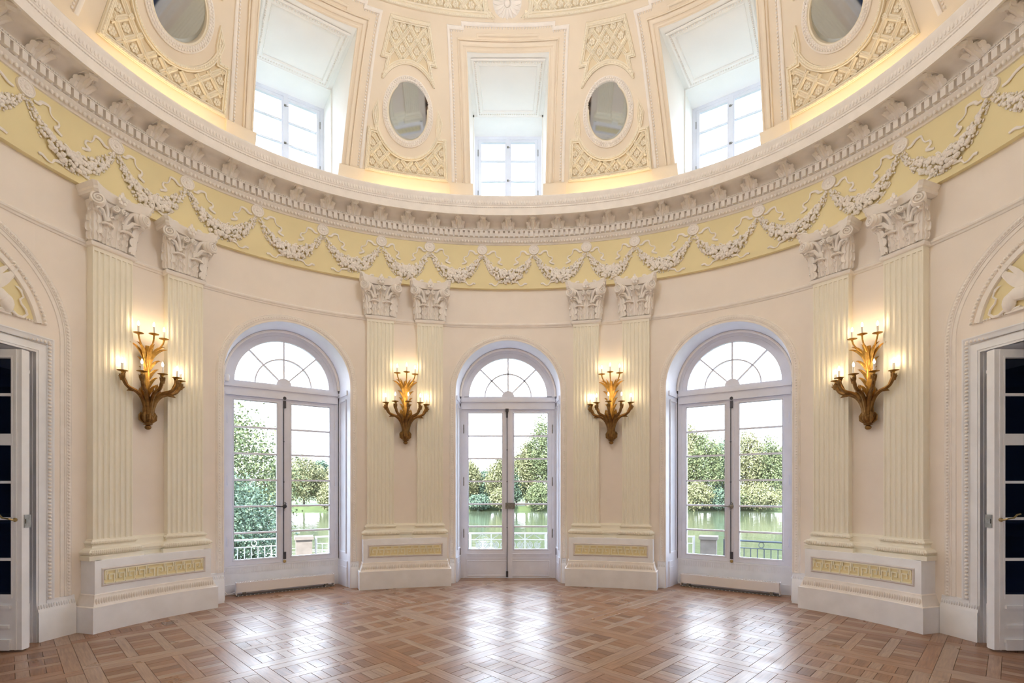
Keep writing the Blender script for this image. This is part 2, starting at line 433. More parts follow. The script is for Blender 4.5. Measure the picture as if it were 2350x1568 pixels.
# ------------------------------------------------------------------ french windows and glazed door (local: x along wall, y outwards, z up)
Y0, Y1 = .45, .53
ROWZ = [.485, .862, 1.243, 1.625, 2.006, 2.388, 2.77]
def french(name, sc, door):
    root = empty(name, frame(sc), kind='structure')
    zb = 0.0 if door else .405
    m = M(); m.arc(.735, .80, 0, PI, Y0, Y1, ZA, 40)
    for g in (-1, 1): m.box(min(g*.735, g*.80), max(g*.735, g*.80), Y0, Y1, zb, ZA)
    obj('frame', m, MFW, root, smooth=30)
    m = M()
    for g in (-1, 1):
        m.box(min(g*.798, g*.808), max(g*.798, g*.808), Y0-.004, Y1, 0 if door else .1, ZA)
    m.arc(.798, .808, 0, PI, Y0-.004, Y1, ZA, 40)
    obj('dark_gap', m, MBLK, root)
    m = M(); m.box(-.775, .775, Y0-.035, Y1, 2.83, 2.865).box(-.78, .78, Y0-.02, Y1, 2.865, 2.95).box(-.785, .785, Y0-.045, Y1, 2.95, 2.985).box(-.775, .775, Y0-.02, Y1, 2.985, 3.03)
    obj('transom', m, MFW, root, smooth=0)
    # fanlight
    fan = M(); fan.arc(.655, .74, 0, PI, Y0+.015, Y1-.01, ZA, 40).box(-.74, .74, Y0+.015, Y1-.01, 3.028, 3.05).arc(.0, .105, 0, PI, Y0+.01, Y1-.01, ZA, 20).arc(.38, .40, 0, PI, Y0+.02, Y1-.02, ZA, 32)
    for a in (45, 90, 135):
        c, s = math.cos(math.radians(a)), math.sin(math.radians(a))
        fan.box(.1, .66, Y0+.02, Y1-.02, -.011, .011, mp=lambda x, y, z: (x*c-z*s, y, ZA+x*s+z*c))
    fo = obj('fanlight', fan, MFW, root, smooth=30)
    for r0, r1 in ((.10, .385), (.395, .66)):
        for k in range(4):
            m = M(); m.arc(r0, r1, k*PI/4, (k+1)*PI/4, .488, .492, ZA, 8); obj('pane', m, MGL, fo, smooth=0)
    for g in (-1, 1):
        m = M()
        x0, x1 = (.003, .735) if g > 0 else (-.735, -.003)
        pi, po = (.10, .665) if g > 0 else (-.665, -.10)
        ys0, ys1 = Y0+.006, Y1-.012
        m.box(x0, pi, ys0, ys1, zb+.003, 2.828).box(po, x1, ys0, ys1, zb+.003, 2.828).box(pi, po, ys0, ys1, 2.77, 2.828).box(pi, po, ys0, ys1, zb+.003, .485)
        s = obj('sash', m, MFW, root, smooth=0)
        m = M(); m.path([(pi, .485), (po, .485), (po, 2.77), (pi, 2.77)], [(-.0, ys0-.006), (-.012, ys0-.009), (-.02, ys0)], close=True, mp=lambda a, b, h: (a, h, b))
        m.path([(pi-.055 if False else pi-.0, .485), (po, .485), (po, 2.77), (pi, 2.77)], [(.004, ys0-.004), (.0, ys0+.01)], close=True, mp=lambda a, b, h: (a, h, b))
        obj('glazing_bead', m, MFW, s)
        for zz in ROWZ[1:-1]:
            mu = M(); mu.box(pi, po, ys0+.004, ys1-.006, zz-.013, zz+.013); obj('muntin', mu, MFW, s, smooth=0)
        for za, zc in zip(ROWZ, ROWZ[1:]):
            p = M(); p.box(pi, po, .488, .492, za, zc); obj('pane', p, MGL, s, smooth=0)
        for zz in (.75, 1.62, 2.5):
            h = M(); h.lathe([(.0, -.075), (.006, -.07), (.008, -.062), (.008, .062), (.006, .07), (0, .085)], (g*.745, Y0-.006, zz), 8)
            obj('hinge', h, MFW if not door else MSTL, s)
        if door:
            m = M(); n = 44; xa, xb = (x0+.02, x1-.04) if g > 0 else (x0+.04, x1-.02)
            for k in range(n): m.box(xa+(xb-xa)*(k+.2)/n, xa+(xb-xa)*(k+.75)/n, ys0-.006, ys0, .345, .395)
            m.box(xa-.01, xb+.01, ys0-.009, ys0, .40, .412).box(xa-.01, xb+.01, ys0-.009, ys0, .322, .336)
            obj('flute_band', m, MFW, s, smooth=0, kind='stuff')
            m = M(); m.path([(xa, .03), (xb, .03), (xb, .30), (xa, .30)], [(0, 0), (.006, -.006), (.014, -.006), (.018, 0)], close=True, mp=lambda a, b, h: (a, ys0+h, b)); obj('panel_moulding', m, MFW, s)
    # cover strip and espagnolette
    m = M().box(-.03, .03, Y0-.012, Y0+.02, zb+.01, 2.828) if not door else M().box(-.008, .075, Y0-.014, Y0+.02, .0, 2.828)
    obj('meeting_stile', m, MFW, root, smooth=0)
    bx = -.005 if door else 0.0
    m = M(); m.tube([(bx-.012, Y0-.024, zb+.06), (bx-.012, Y0-.024, 2.80)], .0065, 7)
    for zz in ((.85, 1.62, 2.15) if door else (1.6, 2.2)): m.ball((bx-.012, Y0-.024, zz), .012)
    e = obj('bolt_rod', m, MIRON, root)
    m = M()
    if door: m.box(bx-.038, bx+.014, Y0-.04, Y0-.008, 2.79, 2.84).box(bx-.028, bx+.004, Y0-.034, Y0-.01, 2.69, 2.79).box(bx-.03, bx+.008, Y0-.034, Y0-.01, .02, .12)
    else: m.lathe([(0, -.012), (.022, -.012), (.026, 0), (.012, .004), (0, .004)], (bx, Y0-.03, 2.845), 12, axis='y').box(bx-.02, bx+.02, Y0-.034, Y0-.01, 2.70, 2.81).box(bx-.02, bx+.02, Y0-.034, Y0-.01, .455, .56)
    obj('bolt_guide', m, MIRON, e, smooth=30)
    if not door:
        m = M().box(-.03, .03, Y0-.025, Y0, .39, .455); obj('bolt_keeper', m, MFW, root, smooth=0)
        m = M().lathe([(0, -.016), (.02, -.012), (.024, 0), (0, .002)], (0, Y0-.026, .42), 12, axis='y'); obj('bolt_knob', m, MBRS, root)
        m = M(); m.lathe([(0, -.02), (.028, -.014), (.03, 0), (0, 0)], (0, Y0-.03, 1.238), 12, axis='y').tube([(0, Y0-.05, 1.238), (-.05, Y0-.055, 1.236), (-.11, Y0-.05, 1.243), (-.15, Y0-.05, 1.25)], lambda t: .009-.003*t, 7).ball((-.152, Y0-.05, 1.251), .011)
        m.tube([(0, Y0-.035, 1.30), (.018, Y0-.035, 1.28), (.012, Y0-.035, 1.25), (-.012, Y0-.035, 1.2), (-.01, Y0-.03, 1.17)], .006, 6)
        obj('lever_handle', m, MIRON if sc < 0 else MSTL, root)
        m = M().box(-.06, -.035, Y0-.05, Y0-.008, 1.20, 1.275); obj('handle_catch', m, MFW, root, smooth=0)
        # apron below the window
        m = M(); m.box(-.80, .80, Y0-.012, Y1, .385, .405).box(-.80, .80, Y0, Y1, .14, .385).box(-.80, .80, Y0-.012, Y1, .0, .14)
        a = obj('apron', m, MWD, root, smooth=0)
        m = M()
        for k in range(60): m.box(-.78+k*.026, -.78+k*.026+.014, Y0-.008, Y0, .30, .375)
        obj('flute_band', m, MWD, a, smooth=0, kind='stuff')
    else:
        m = M().box(-.045, .02, Y0-.045, Y0-.008, 1.165, 1.265).box(.02, .115, Y0-.04, Y0-.008, 1.165, 1.265).box(.03, .045, Y0-.05, Y0-.04, 1.18, 1.25)
        m.lathe([(0, 0), (.009, .002), (.009, .02), (0, .022)], (.09, Y0-.045, 1.15), 8)
        l = obj('rim_lock', m, MSTL, root, smooth=0)
        m = M(); m.tube([(.085, Y0-.04, 1.24), (.085, Y0-.07, 1.24), (.11, Y0-.075, 1.245), (.118, Y0-.075, 1.30)], .007, 6); obj('lever_handle', m, MSTL, l)
    return root
french('window_1', -SWIN, False); french('window_2', SWIN, False); french('door_1', 0, True)
tg = empty('motion_sensor', frame(-SWIN), 'small white motion sensor in the corner of the arched window behind a near tree', 'sensor')
obj('sensor_body', M().lathe([(0, -.05), (.025, -.048), (.036, -.02), (.038, .03), (.03, .045), (0, .045)], (-.755, .42, 3.06), 12), MRAD, tg)
obj('sensor_foot', M().box(-.775, -.735, .425, .455, 3.02, 3.10), MRAD, tg, smooth=0)

# ------------------------------------------------------------------ convectors under the tall windows
def radiator(sc, x0, x1, lab):
    r = empty('convector', frame(sc), lab, 'radiator', 'low white convectors below the tall windows')
    ya, yb = .25, .37
    m = M().box(x0, x1, ya, ya+.012, .055, .19).box(x0, x1, yb-.01, yb, .055, .19).box(x0, x0+.012, ya, yb, .02, .192).box(x1-.012, x1, ya, yb, .02, .192)
    obj('casing', m, MRAD, r, smooth=0)
    m = M()
    n = 64
    for k in range(n): m.box(x0+.02+(x1-x0-.04)*k/n, x0+.02+(x1-x0-.04)*(k+.5)/n, ya+.014, yb-.012, .178, .186)
    obj('grille', m, MRAD, r, smooth=0, kind='stuff')
    obj('heating_core', M().box(x0+.02, x1-.02, ya+.03, yb-.03, .06, .13), MIRON, r, smooth=0)
    for x in (x0+.09, x1-.13): obj('foot', M().box(x, x+.04, ya+.02, yb-.02, .012, .06).box(x-.015, x+.055, ya+.012, yb-.012, .006, .014), MSTL, r, smooth=0)
    m = M(); n = 26
    for k in range(n): m.ball((x0+.03+(x1-x0-.06)*k/(n-1), ya+.005, .008), (.009, .006, .006), None, 6, 4)
    obj('edge_studs', m, MRAD, r, kind='stuff')
    obj('base_plate', M().box(x0, x1, ya+.005, yb, .004, .008), MSTL, r, smooth=0)
    return r
radiator(-SWIN, -.66, .68, 'low white convector heater below the arched window that has a motion sensor')
radiator(SWIN, -.70, .66, 'low white convector heater below the arched window with a steel lever handle')
for sc, x0, x1, lab in ((-SWIN, -.79, -.66, 'white cable curling from the wall to the convector near the motion sensor'), (SWIN, -.79, -.70, 'white cable looping to the convector under the arched window with steel handle')):
    tag(obj('power_cable', M().tube([(x0, .44, .10), (x0+.01, .40, .05), (x0+.035, .38, .022), (x0+.08, .36, .03), (x1, .33, .05)], .008, 7), MRAD, mat4=frame(sc)), lab, 'cable')

# ------------------------------------------------------------------ pilasters
def build_pilaster():
    p = {}
    m = M(); sec = [(-.2, .06), (-.2, -.045)]
    for k in range(7):
        c = -.168+k*.056
        sec += [(c-.0195, -.045)]+[(c-.0195*math.cos(PI*i/6), -.045+.0145*math.sin(PI*i/6)) for i in range(1, 6)]+[(c+.0195, -.045)]
    sec += [(.2, -.045), (.2, .06)]
    m.grid([[(x, y, z) for x, y in sec] for z in (.955, 2.5, 4.035)])
    m.box(-.2, .2, -.045, .06, 4.035, 4.08)
    p['shaft'] = m.mesh('shaft', MPIL, 40)
    side = [(.2, .06), (.2, -.045), (-.2, -.045), (-.2, .06)]
    m = M(); tor = lambda d0, z0, z1, n=6: [(d0+(z1-z0)*.5*math.sin(PI*i/n), z0+(z1-z0)*i/n) for i in range(n+1)]
    m.path(side, [(.0, .745), (.075, .745), (.075, .792)]+tor(.045, .795, .862)+[(.035, .866), (.022, .872), (.016, .89), (.022, .903)]+tor(.014, .906, .945)+[(.012, .948), (.012, .958), (0, .962)])
    m.box(-.2, .2, -.045, .06, .94, .962)
    p['base'] = m.mesh('base', MPIL, 40)
    m = M()
    for k in range(26): m.ball((-.245+.49*k/25, -.045-.075, .828), (.011, .008, .026), None, 5, 3)
    for k in range(30): m.ball((-.215+.43*k/29, -.045-.03, .925), (.008, .007, .016), None, 5, 3)
    p['torus_carving'] = m.mesh('torus_carving', MPIL)
    m = M(); m.path(side, [(0, 4.075), (.018, 4.08), (.028, 4.095), (.03, 4.112), (.014, 4.128), (0, 4.136)]); p['astragal'] = m.mesh('astragal', MPL, 40)
    # capital
    m = M(); rows = []
    for z, wx, wy in ((4.13, .195, .05), (4.25, .19, .05), (4.40, .195, .065), (4.50, .205, .09), (4.57, .22, .115)):
        rows.append([(-wx, .06, z), (-wx, -wy*.8, z), (-wx*.6, -wy, z), (wx*.6, -wy, z), (wx, -wy*.8, z), (wx, .06, z)])
    m.grid(rows); p['bell'] = m.mesh('bell', MPL, 40)
    m = M(); rows = []
    for z, k in ((4.575, .86), (4.58, .93), (4.60, .955), (4.604, .97), (4.632, .975), (4.636, .99), (4.655, 1.02), (4.674, 1.04)):
        r = [(.30*k, .06, z), (.30*k, -.225*k, z)]
        for i in range(13):
            x = .27-.54*i/12; r.append((x*k, -(.135+.115*(x/.27)**2)*k, z))
        r += [(-.30*k, -.225*k, z), (-.30*k, .06, z)]; rows.append(r)
    b0 = 0; m.grid(rows); n = len(rows[0]); L = (len(rows)-1)*n; m.f.append(tuple(range(n))); m.f.append(tuple(range(L, L+n)))
    p['abacus'] = m.mesh('abacus', MPL, 30)
    def volute(r, turns, tr, th):
        m = M(); pts = []
        for i in range(int(turns*16)+1):
            a = i/16*2*PI; rr = r*(1-i/(turns*16)*.88); pts.append((rr*math.sin(a), -.004-.012*(i/(turns*16)), rr*math.cos(a)))
        m.tube(pts, lambda t: tr*(1-.45*t), 6)
        m.lathe([(0, 0), (r*.95, 0), (r*1.08, th*.3), (r*.9, th*.5), (r*1.08, th*.7), (r, th), (0, th)], (0, 0, 0), 18, axis='y')
        return m
    v = volute(.064, 2.3, .0125, .085); p['vol'] = v.mesh('volute', MPL)
    v = volute(.034, 2.0, .0085, .05); p['vol2'] = v.mesh('helix', MPL)
    m = M(); m.tube([(.085, -.09, 4.40), (.095, -.11, 4.47), (.13, -.14, 4.545), (.19, -.165, 4.582), (.245, -.185, 4.592)], lambda t: .02-.004*t, 6, flat=(1, .6))
    m.tube([(.06, -.09, 4.40), (.055, -.10, 4.46), (.05, -.115, 4.53), (.04, -.12, 4.556)], .011, 6)
    m.tube([(.10, -.09, 4.38), (.15, -.13, 4.46), (.21, -.165, 4.465), (.24, -.18, 4.43)], lambda t: .022-.012*t, 6, flat=(1, .5))
    p['scroll'] = m.mesh('scroll_stem', MPL)
    m = M(); m.lathe([(.012, 4.27), (.026, 4.29), (.024, 4.33), (.034, 4.335), (.034, 4.347), (.026, 4.352), (.032, 4.39), (.042, 4.42), (.03, 4.43)], (.09, -.075, 0), 10, lobes=5, amp=.06); p['stem'] = m.mesh('caulicole', MPL)
    m = M(); m.ball((0, -.215, 4.625), (.02, .018, .02))
    for k in range(6):
        a = k*PI/3; m.ball((.036*math.cos(a), -.20, 4.625+.036*math.sin(a)), (.022, .014, .022), None, 6, 4)
    leaf(m, .05, .07, .1, 2, .2, 5, 6, mp=lambda x, y, z: (x, y-.2, z+4.645))
    p['rosette'] = m.mesh('rosette', MPL)
    lf = lambda w, h, c, x, a=0: (lambda q: q.mesh('acanthus_leaf', MPL, 50))(leaf(M(), w, h, c, 4, .34, 13, 26, thick=.004, lean=.13, mp=lambda X, Y, Z: (x+X*math.cos(a)-Y*math.sin(a), -.052+X*math.sin(a)+Y*math.cos(a), 4.135+Z)))
    p['leaves'] = [lf(.165, .27, .55, -.095), lf(.165, .27, .55, .095), lf(.19, .40, .5, 0), lf(.17, .40, .48, -.19, -.6), lf(.17, .40, .48, .19, .6)]
    m = M()
    for x, z, w_ in ((-.095, 4.333, .12), (.095, 4.333, .12), (0, 4.43, .13)):
        m.tube([(x-w_/2, -.105, z-.006), (x-w_/4, -.125, z+.004), (x, -.13, z+.006), (x+w_/4, -.125, z+.004), (x+w_/2, -.105, z-.006)], lambda t: .012+.004*math.sin(9*PI*t), 6)
    for g in (-1, 1): m.tube([(g*.16, -.10, 4.435), (g*.21, -.13, 4.445), (g*.25, -.15, 4.42)], lambda t: .017-.007*t, 6)
    p['tips'] = m.mesh('leaf_curl', MPL)
    return p
PP = build_pilaster()
def pilaster(sc, lab):
    r = empty('pilaster', frame(sc), lab, 'pilaster', 'fluted pilasters around the oval hall')
    obj('shaft', PP['shaft'], parent=r); b = obj('base', PP['base'], parent=r); obj('torus_carving', PP['torus_carving'], parent=b, kind='stuff'); obj('astragal', PP['astragal'], parent=r)
    c = obj('capital', PP['bell'], parent=r, label='white carved capital')
    obj('abacus', PP['abacus'], parent=c); obj('rosette', PP['rosette'], parent=c); obj('leaf_curls', PP['tips'], parent=c)
    for l in PP['leaves']: obj('acanthus_leaf', l, parent=c)
    fl = Matrix.Scale(-1, 4, (1, 0, 0))
    for g in (1, -1):
        mt = Matrix.Identity(4) if g > 0 else fl
        obj('scroll_stem', PP['scroll'], parent=c, mat4=mt); obj('caulicole', PP['stem'], parent=c, mat4=mt)
        obj('volute', PP['vol'], parent=c, mat4=mt @ Matrix.Translation((.238, -.20, 4.525)) @ Matrix.Rotation(math.radians(24), 4, 'Z'))
        obj('helix', PP['vol2'], parent=c, mat4=mt @ Matrix.Translation((.042, -.155, 4.52)) @ Matrix.Rotation(math.radians(18), 4, 'Z') @ fl)
    return r
PILS = [1.23, 1.985, 4.56, 5.34]
names = {1.23: 'fluted cream pilaster nearest the glazed double door, on its %s', 1.985: 'fluted cream pilaster beside the inner edge of the %s tall window',
         4.56: 'fluted cream pilaster beside the outer edge of the %s tall window', 5.34: 'fluted cream pilaster beside the %s side doorway with an open door leaf'}
for s in PILS:
    for g, side in ((-1, 'left'), (1, 'right')):
        pilaster(g*s, (names[s] % side)+(' side' if s == 1.23 else ''))
for s in PILS[:2]:
    for g, side in ((-1, 'left'), (1, 'right')):
        pilaster(g*(HALF-s), 'fluted pilaster on the wall behind the viewer, seen in the %s oval mirror, %s one' % ('left' if g < 0 else 'right', 'nearer' if s < 1.5 else 'farther'))

# ------------------------------------------------------------------ pedestals
def pedestal(c, lab):
    r = empty('pedestal', None, lab, 'pedestal', 'panelled pedestals carrying the pilaster pairs')
    mp = lambda a, b, h: W(a, -b, h); s0, s1 = c-.645, c+.645
    pa = [(s1, .06)]+[(s, -.145) for s in lin(s1, s0, 17)]+[(s0, .06)]
    m = M(); m.path(pa, [(.062, 0), (.062, .268)], mp=mp); obj('plinth', m, MWD, r)
    m = M(); m.path(pa, [(.062, .268), (.056, .274), (.046, .276), (.036, .30), (.02, .345), (.012, .372), (.012, .388), (0, .396)], mp=mp); mo = obj('base_moulding', m, MPL, r)
    n = 50
    row(lambda i: (W, (s0-.02+(1.33)*(i+.5)/n, .145+.034, .325), (.0095, .011, .036)), n, 'leaf_carving', MPL, mo, 6, 4)
    m = M(); m.path(pa, [(0, .396), (0, .735), (-.005, .745), (-.2, .745)], mp=mp); obj('die', m, MWD, r)
    # key panel
    zp0, zp1, h = .478, .648, .565
    fp = lambda a, b, q: W(a, .145+q, b)
    bord = [(s, zp0) for s in lin(c-h, c+h, 15)]+[(s, zp1) for s in lin(c+h, c-h, 15)]
    m = M(); m.path(bord, [(-.012, 0), (-.01, .006), (0, .012), (.012, .006), (.014, .001)], mp=fp, close=True); obj('panel_moulding', m, MGRY, r)
    m = M(); m.grid([[W(s, .1475, z) for s in lin(c-h+.01, c+h-.01, 15)] for z in (zp0+.01, zp1-.01)]); k = obj('key_panel', m, MKF, r)
    m = M(); U = .108; nu = 10; x0 = c-U*nu/2; t = .0062; q = (zp1-zp0-.034)/6.0; zb = zp0+.017+q*.0
    def bar(xa, za, xb, zb_):
        m.box(min(xa, xb)-t, max(xa, xb)+t, .146, .158, min(za, zb_)-t, max(za, zb_)+t, mp=lambda x, y, z: W(x, y, z))
    for i in range(nu):
        X = lambda j: x0+i*U+j*U/6; Z = lambda j: zb+j*q
        mir = i >= nu//2
        pt = [(0, 0), (5, 0), (5, 4), (2, 4), (2, 2), (3, 2)], [(0, 6), (0, 2)], [(0, 6), (6, 6)], [(1, 4), (1, 6)]
        for pl in pt:
            pl = [((6-a) if mir else a, b) for a, b in pl]
            for (a, b), (d, e) in zip(pl, pl[1:]): bar(X(a), Z(b), X(d), Z(e))
    obj('key_pattern', m, MKEY, k, smooth=0, kind='stuff')
    # link between the two pilaster bases
    lp = [(.035, .745), (.035, .792), (.05, .80), (.06, .828), (.05, .858), (.02, .868), (.008, .90), (.008, .935), (-.02, .95), (-.03, .958), (EW, .962)]
    m = sweep(lp, c-.19, c+.19, .06); obj('base_link', m, MPIL, r)
    return r
for c, a in ((1.61, 'between the glazed double door and the %s tall window'), (4.95, 'between the %s tall window and the side doorway')):
    for g, side in ((-1, 'left'), (1, 'right')): pedestal(g*c, 'off-white pedestal with yellow key panel '+a % side)
for g, side in ((-1, 'left'), (1, 'right')): pedestal(g*(HALF-1.61), 'pedestal behind the viewer seen reflected in the %s oval mirror' % side)

# ------------------------------------------------------------------ wall lights (local: x along the wall, -y into the room, z from the lowest point)
def blade(pts, wd, mp=None, keel=.25):
    "pointed blade leaf along a centre line; width in the plane across the line"
    m = M(); n = len(pts)
    P = [Vector(p) for p in pts]; rows = []
    for i in range(n):
        d = (P[min(i+1, n-1)]-P[max(i-1, 0)]).normalized(); a = d.cross(Vector((0, 1, 0)))
        if a.length < .05: a = Vector((1, 0, 0))
        a.normalize(); b = d.cross(a); t = i/(n-1); ww = wd*max(.04, math.sin(PI*min(1, .2+.8*t))**.8)*(1-.15*t)
        rows.append([tuple(P[i]+a*ww*x+b*(keel*wd*k)) for x, k in ((-1, 0), (-.5, .6), (0, .1), (.5, .6), (1, 0), (.5, -.35), (-.5, -.35))])
    m.grid(rows, mp, close=True); return m
def bez(p0, p1, p2, p3, n=9):
    o = []
    for i in range(n):
        t = i/(n-1); u = 1-t; o.append(tuple(u**3*a+3*u*u*t*b+3*u*t*t*c+t**3*d for a, b, c, d in zip(p0, p1, p2, p3)))
    return o
def build_sconce():
    r = empty('wall_light')
    m = M(); m.ball((0, -.075, .028), (.034, .034, .028), None, 10, 6).lathe([(.018, .05), (.045, .058), (.048, .066), (.03, .075), (.03, .09)], (0, -.075, 0), 12)
    obj('finial', m, MGLB, r)
    m = M()
    m.lathe([(.028, .085), (.05, .11), (.056, .15), (.05, .18)], (0, -.075, 0), 12)
    for k in range(7):
        a = 2*PI*k/7+.2
        m.add(*(lambda q: (q.v, q.f))(blade([(.03*math.cos(a), -.075+.03*math.sin(a), .085), (.066*math.cos(a), -.075+.066*math.sin(a), .12), (.074*math.cos(a), -.075+.074*math.sin(a), .165), (.066*math.cos(a), -.075+.066*math.sin(a), .205)], .03)))
    obj('bud_cup', m, MGLB, r)
    m = M(); m.tube([(0, -.02, .12), (0, -.005, .9)], lambda t: .03-.015*t, 8); m.tube([(0, -.06, .18), (0, -.055, .45), (0, -.05, .80), (0, -.06, .98)], lambda t: .034-.014*t, 8)
    obj('stem', m, MGLD, r)
    pan = M(); pan.lathe([(0, -.028), (.008, -.028), (.012, -.012), (.028, -.006), (.05, 0), (.052, .004), (.046, .006), (.018, .003), (.014, .012), (0, .012)], seg=16); pan = pan.mesh('drip_pan', MGLD)
    can = M(); can.lathe([(0, .008), (.012, .008), (.0115, .085), (.004, .086), (0, .086)], seg=10); can = can.mesh('candle', MCAN)
    blb = M(); blb.lathe([(0, .086), (.007, .089), (.0115, .10), (.011, .112), (.006, .130), (0, .142)], seg=10); blb = blb.mesh('bulb', MBULB)
    RR, zt = .325, .615
    for k, th in enumerate((-72, -35, 0, 35, 72)):
        a = math.radians(th); s, c = math.sin(a), -math.cos(a)
        P = lambda rr, z: (rr*s, -.07+rr*c*.88-.02, z)
        pts = bez(P(.03, .18), P(.05, .36), P(.12, .42), P(.2, .435), 8)+bez(P(.2, .435), P(.285, .45), P(.315, .50), P(RR, zt-.03), 8)[1:]
        m = M(); m.tube(pts, lambda t: .025-.008*t, 8)
        arm = obj('arm', m, MGLB, r)
        m = M()
        for j, (i0, ln, sg) in enumerate(((3, .11, 1), (6, .10, -1), (9, .11, 1), (11, .08, -1), (13, .06, 1))):
            p = Vector(pts[i0]); d = (Vector(pts[min(i0+2, 14)])-p).normalized(); nrm = Vector((d.z*s, d.z*c, -(d.x*s+d.y*c)))*-sg
            q = [tuple(p), tuple(p+d*ln*.4+nrm*.012), tuple(p+d*ln*.75+nrm*.028), tuple(p+d*ln+nrm*.05)]
            b = blade(q, .018); m.add(b.v, b.f)
        for j in range(5):
            ang = j*2*PI/5; q = P(RR, zt-.085); b = blade([(q[0]+.012*math.cos(ang), q[1]+.012*math.sin(ang), q[2]-.02), (q[0]+.02*math.cos(ang), q[1]+.02*math.sin(ang), q[2]+.025), (q[0]+.03*math.cos(ang), q[1]+.03*math.sin(ang), q[2]+.055)], .012); m.add(b.v, b.f)
        obj('arm_leaves', m, MGLB, arm)
        mt = Matrix.Translation(P(RR, zt)); 
        obj('drip_pan', pan, parent=arm, mat4=mt); obj('candle', can, parent=arm, mat4=mt); obj('bulb', blb, parent=arm, mat4=mt)
    for x, y, z in ((-.135, -.15, 1.08), (0, -.2, 1.095), (.135, -.15, 1.08)):
        m = M(); m.tube(bez((x*.15, -.07, .80), (x*.3, -.08, .95), (x*.9, y, .95), (x, y, z-.02), 9), .009, 7)
        arm = obj('upper_arm', m, MGLD, r); mt = Matrix.Translation((x, y, z))
        obj('drip_pan', pan, parent=arm, mat4=mt); obj('candle', can, parent=arm, mat4=mt); obj('bulb', blb, parent=arm, mat4=mt)
    lv = []
    for z0, L, out, g in ((.40, .15, .09, 1), (.49, .15, .095, 1), (.58, .16, .105, 1), (.67, .18, .125, 1), (.75, .26, .20, 1)):
        for sx in (-1, 1):
            lv.append(([(sx*.012, -.06, z0)], [(sx*.03, -.07, z0+L*.45), (sx*out*.6, -.085, z0+L*.85), (sx*out, -.10, z0+L*.86)], .020))
    for sx in (-1, 1):
        lv.append(([(sx*.01, -.065, .72)], [(sx*.03, -.09, .88), (sx*.07, -.11, .98), (sx*.15, -.14, .985)], .025))
        lv.append(([(sx*.01, -.06, .70)], [(sx*.02, -.06, .88), (sx*.05, -.05, .97), (sx*.08, -.06, 1.02)], .022))
        lv.append(([(sx*.02, -.06, .25)], [(sx*.06, -.09, .40), (sx*.10, -.12, .47), (sx*.07, -.13, .54)], .026))
        lv.append(([(sx*.015, -.08, .25)], [(sx*.03, -.14, .38), (sx*.055, -.17, .46), (sx*.03, -.18, .52)], .024))
    lv.append(([(0, -.07, .72)], [(0, -.10, .88), (0, -.12, .97), (0, -.17, .99)], .026))
    for a, bb, wd in lv:
        p0 = a[0]; p1, p2, p3 = bb
        obj('plume_leaf', blade(bez(p0, p1, p2, p3, 8), wd), MGLD, r)
    m = M()
    for k in range(9):
        a = PI*(k+.5)/9; x, y = math.cos(a), -math.sin(a)
        m.tube([(x*.05, -.075+y*.045, .17), (x*.045, -.075+y*.045, .24), (x*.055, -.075+y*.05, .32), (x*.075, -.075+y*.06, .38)], .013, 6)
    obj('stalk_bundle', m, MGLB, r)
    return r
sc0 = build_sconce()
SL = [(-1.615, 'gilded candle wall light between the double door and the window with the motion sensor'),
      (1.625, 'gilded candle wall light between the double door and the window with the steel handle'),
      (-4.965, 'large gilded candle wall light next to the doorway at the left picture edge'),
      (4.965, 'large gilded candle wall light next to the doorway at the right picture edge')]
for i, (s, lab) in enumerate(SL):
    o = sc0 if i == 0 else dup(sc0)
    o.matrix_local = frame(s, EW, 2.187) @ Matrix.Rotation(math.radians((5 if s < 0 else -5) if abs(s) < 3 else 0), 4, 'Z'); tag(o, lab, 'wall light', 'gilded wall lights between the pilasters')

# ------------------------------------------------------------------ medallions and fruit garlands on the frieze
SM = [.41, 1.235, 1.97, 2.815, 3.685, 4.53, 5.295, 6.145]
md = M(); md.lathe([(0, -.035), (.012, -.034), (.018, -.026), (.02, -.02), (.066, -.018), (.07, -.026), (.078, -.026), (.082, -.016), (.082, 0)], seg=24, axis='y')
for k in range(12):
    a = 2*PI*k/12; md.ball((.043*math.cos(a), -.019, .043*math.sin(a)), (.011+.009*abs(math.cos(a)), .008, .011+.009*abs(math.sin(a))), None, 6, 4)
md = md.mesh('medallion', MPL)
ORD = ['first', 'second', 'third', 'fourth', 'fifth', 'sixth', 'seventh', 'eighth', 'ninth']
for i, s in enumerate(SM):
    for g, side in ((-1, 'left'), (1, 'right')):
        tag(obj('medallion', md, mat4=frame(g*s, 0, 5.288)), 'round white plaster medallion, %s to the %s of the double door axis' % (ORD[i], side), 'medallion', 'medallions along the frieze')
RIBU = [[(-.34, 5.222), (-.30, 5.212), (-.275, 5.262), (-.235, 5.268), (-.20, 5.262), (-.20, 5.215), (-.165, 5.165), (-.125, 5.168), (-.115, 5.125), (-.16, 5.095), (-.15, 5.072), (-.09, 5.058)]]
RIBL = [[(-.05, 4.80), (-.10, 4.775), (-.165, 4.775), (-.175, 4.722), (-.23, 4.716), (-.262, 4.765), (-.30, 4.745)]]
BOW = [(-.02, 4.93), (-.03, 4.965), (-.055, 5.0), (-.075, 4.985)]
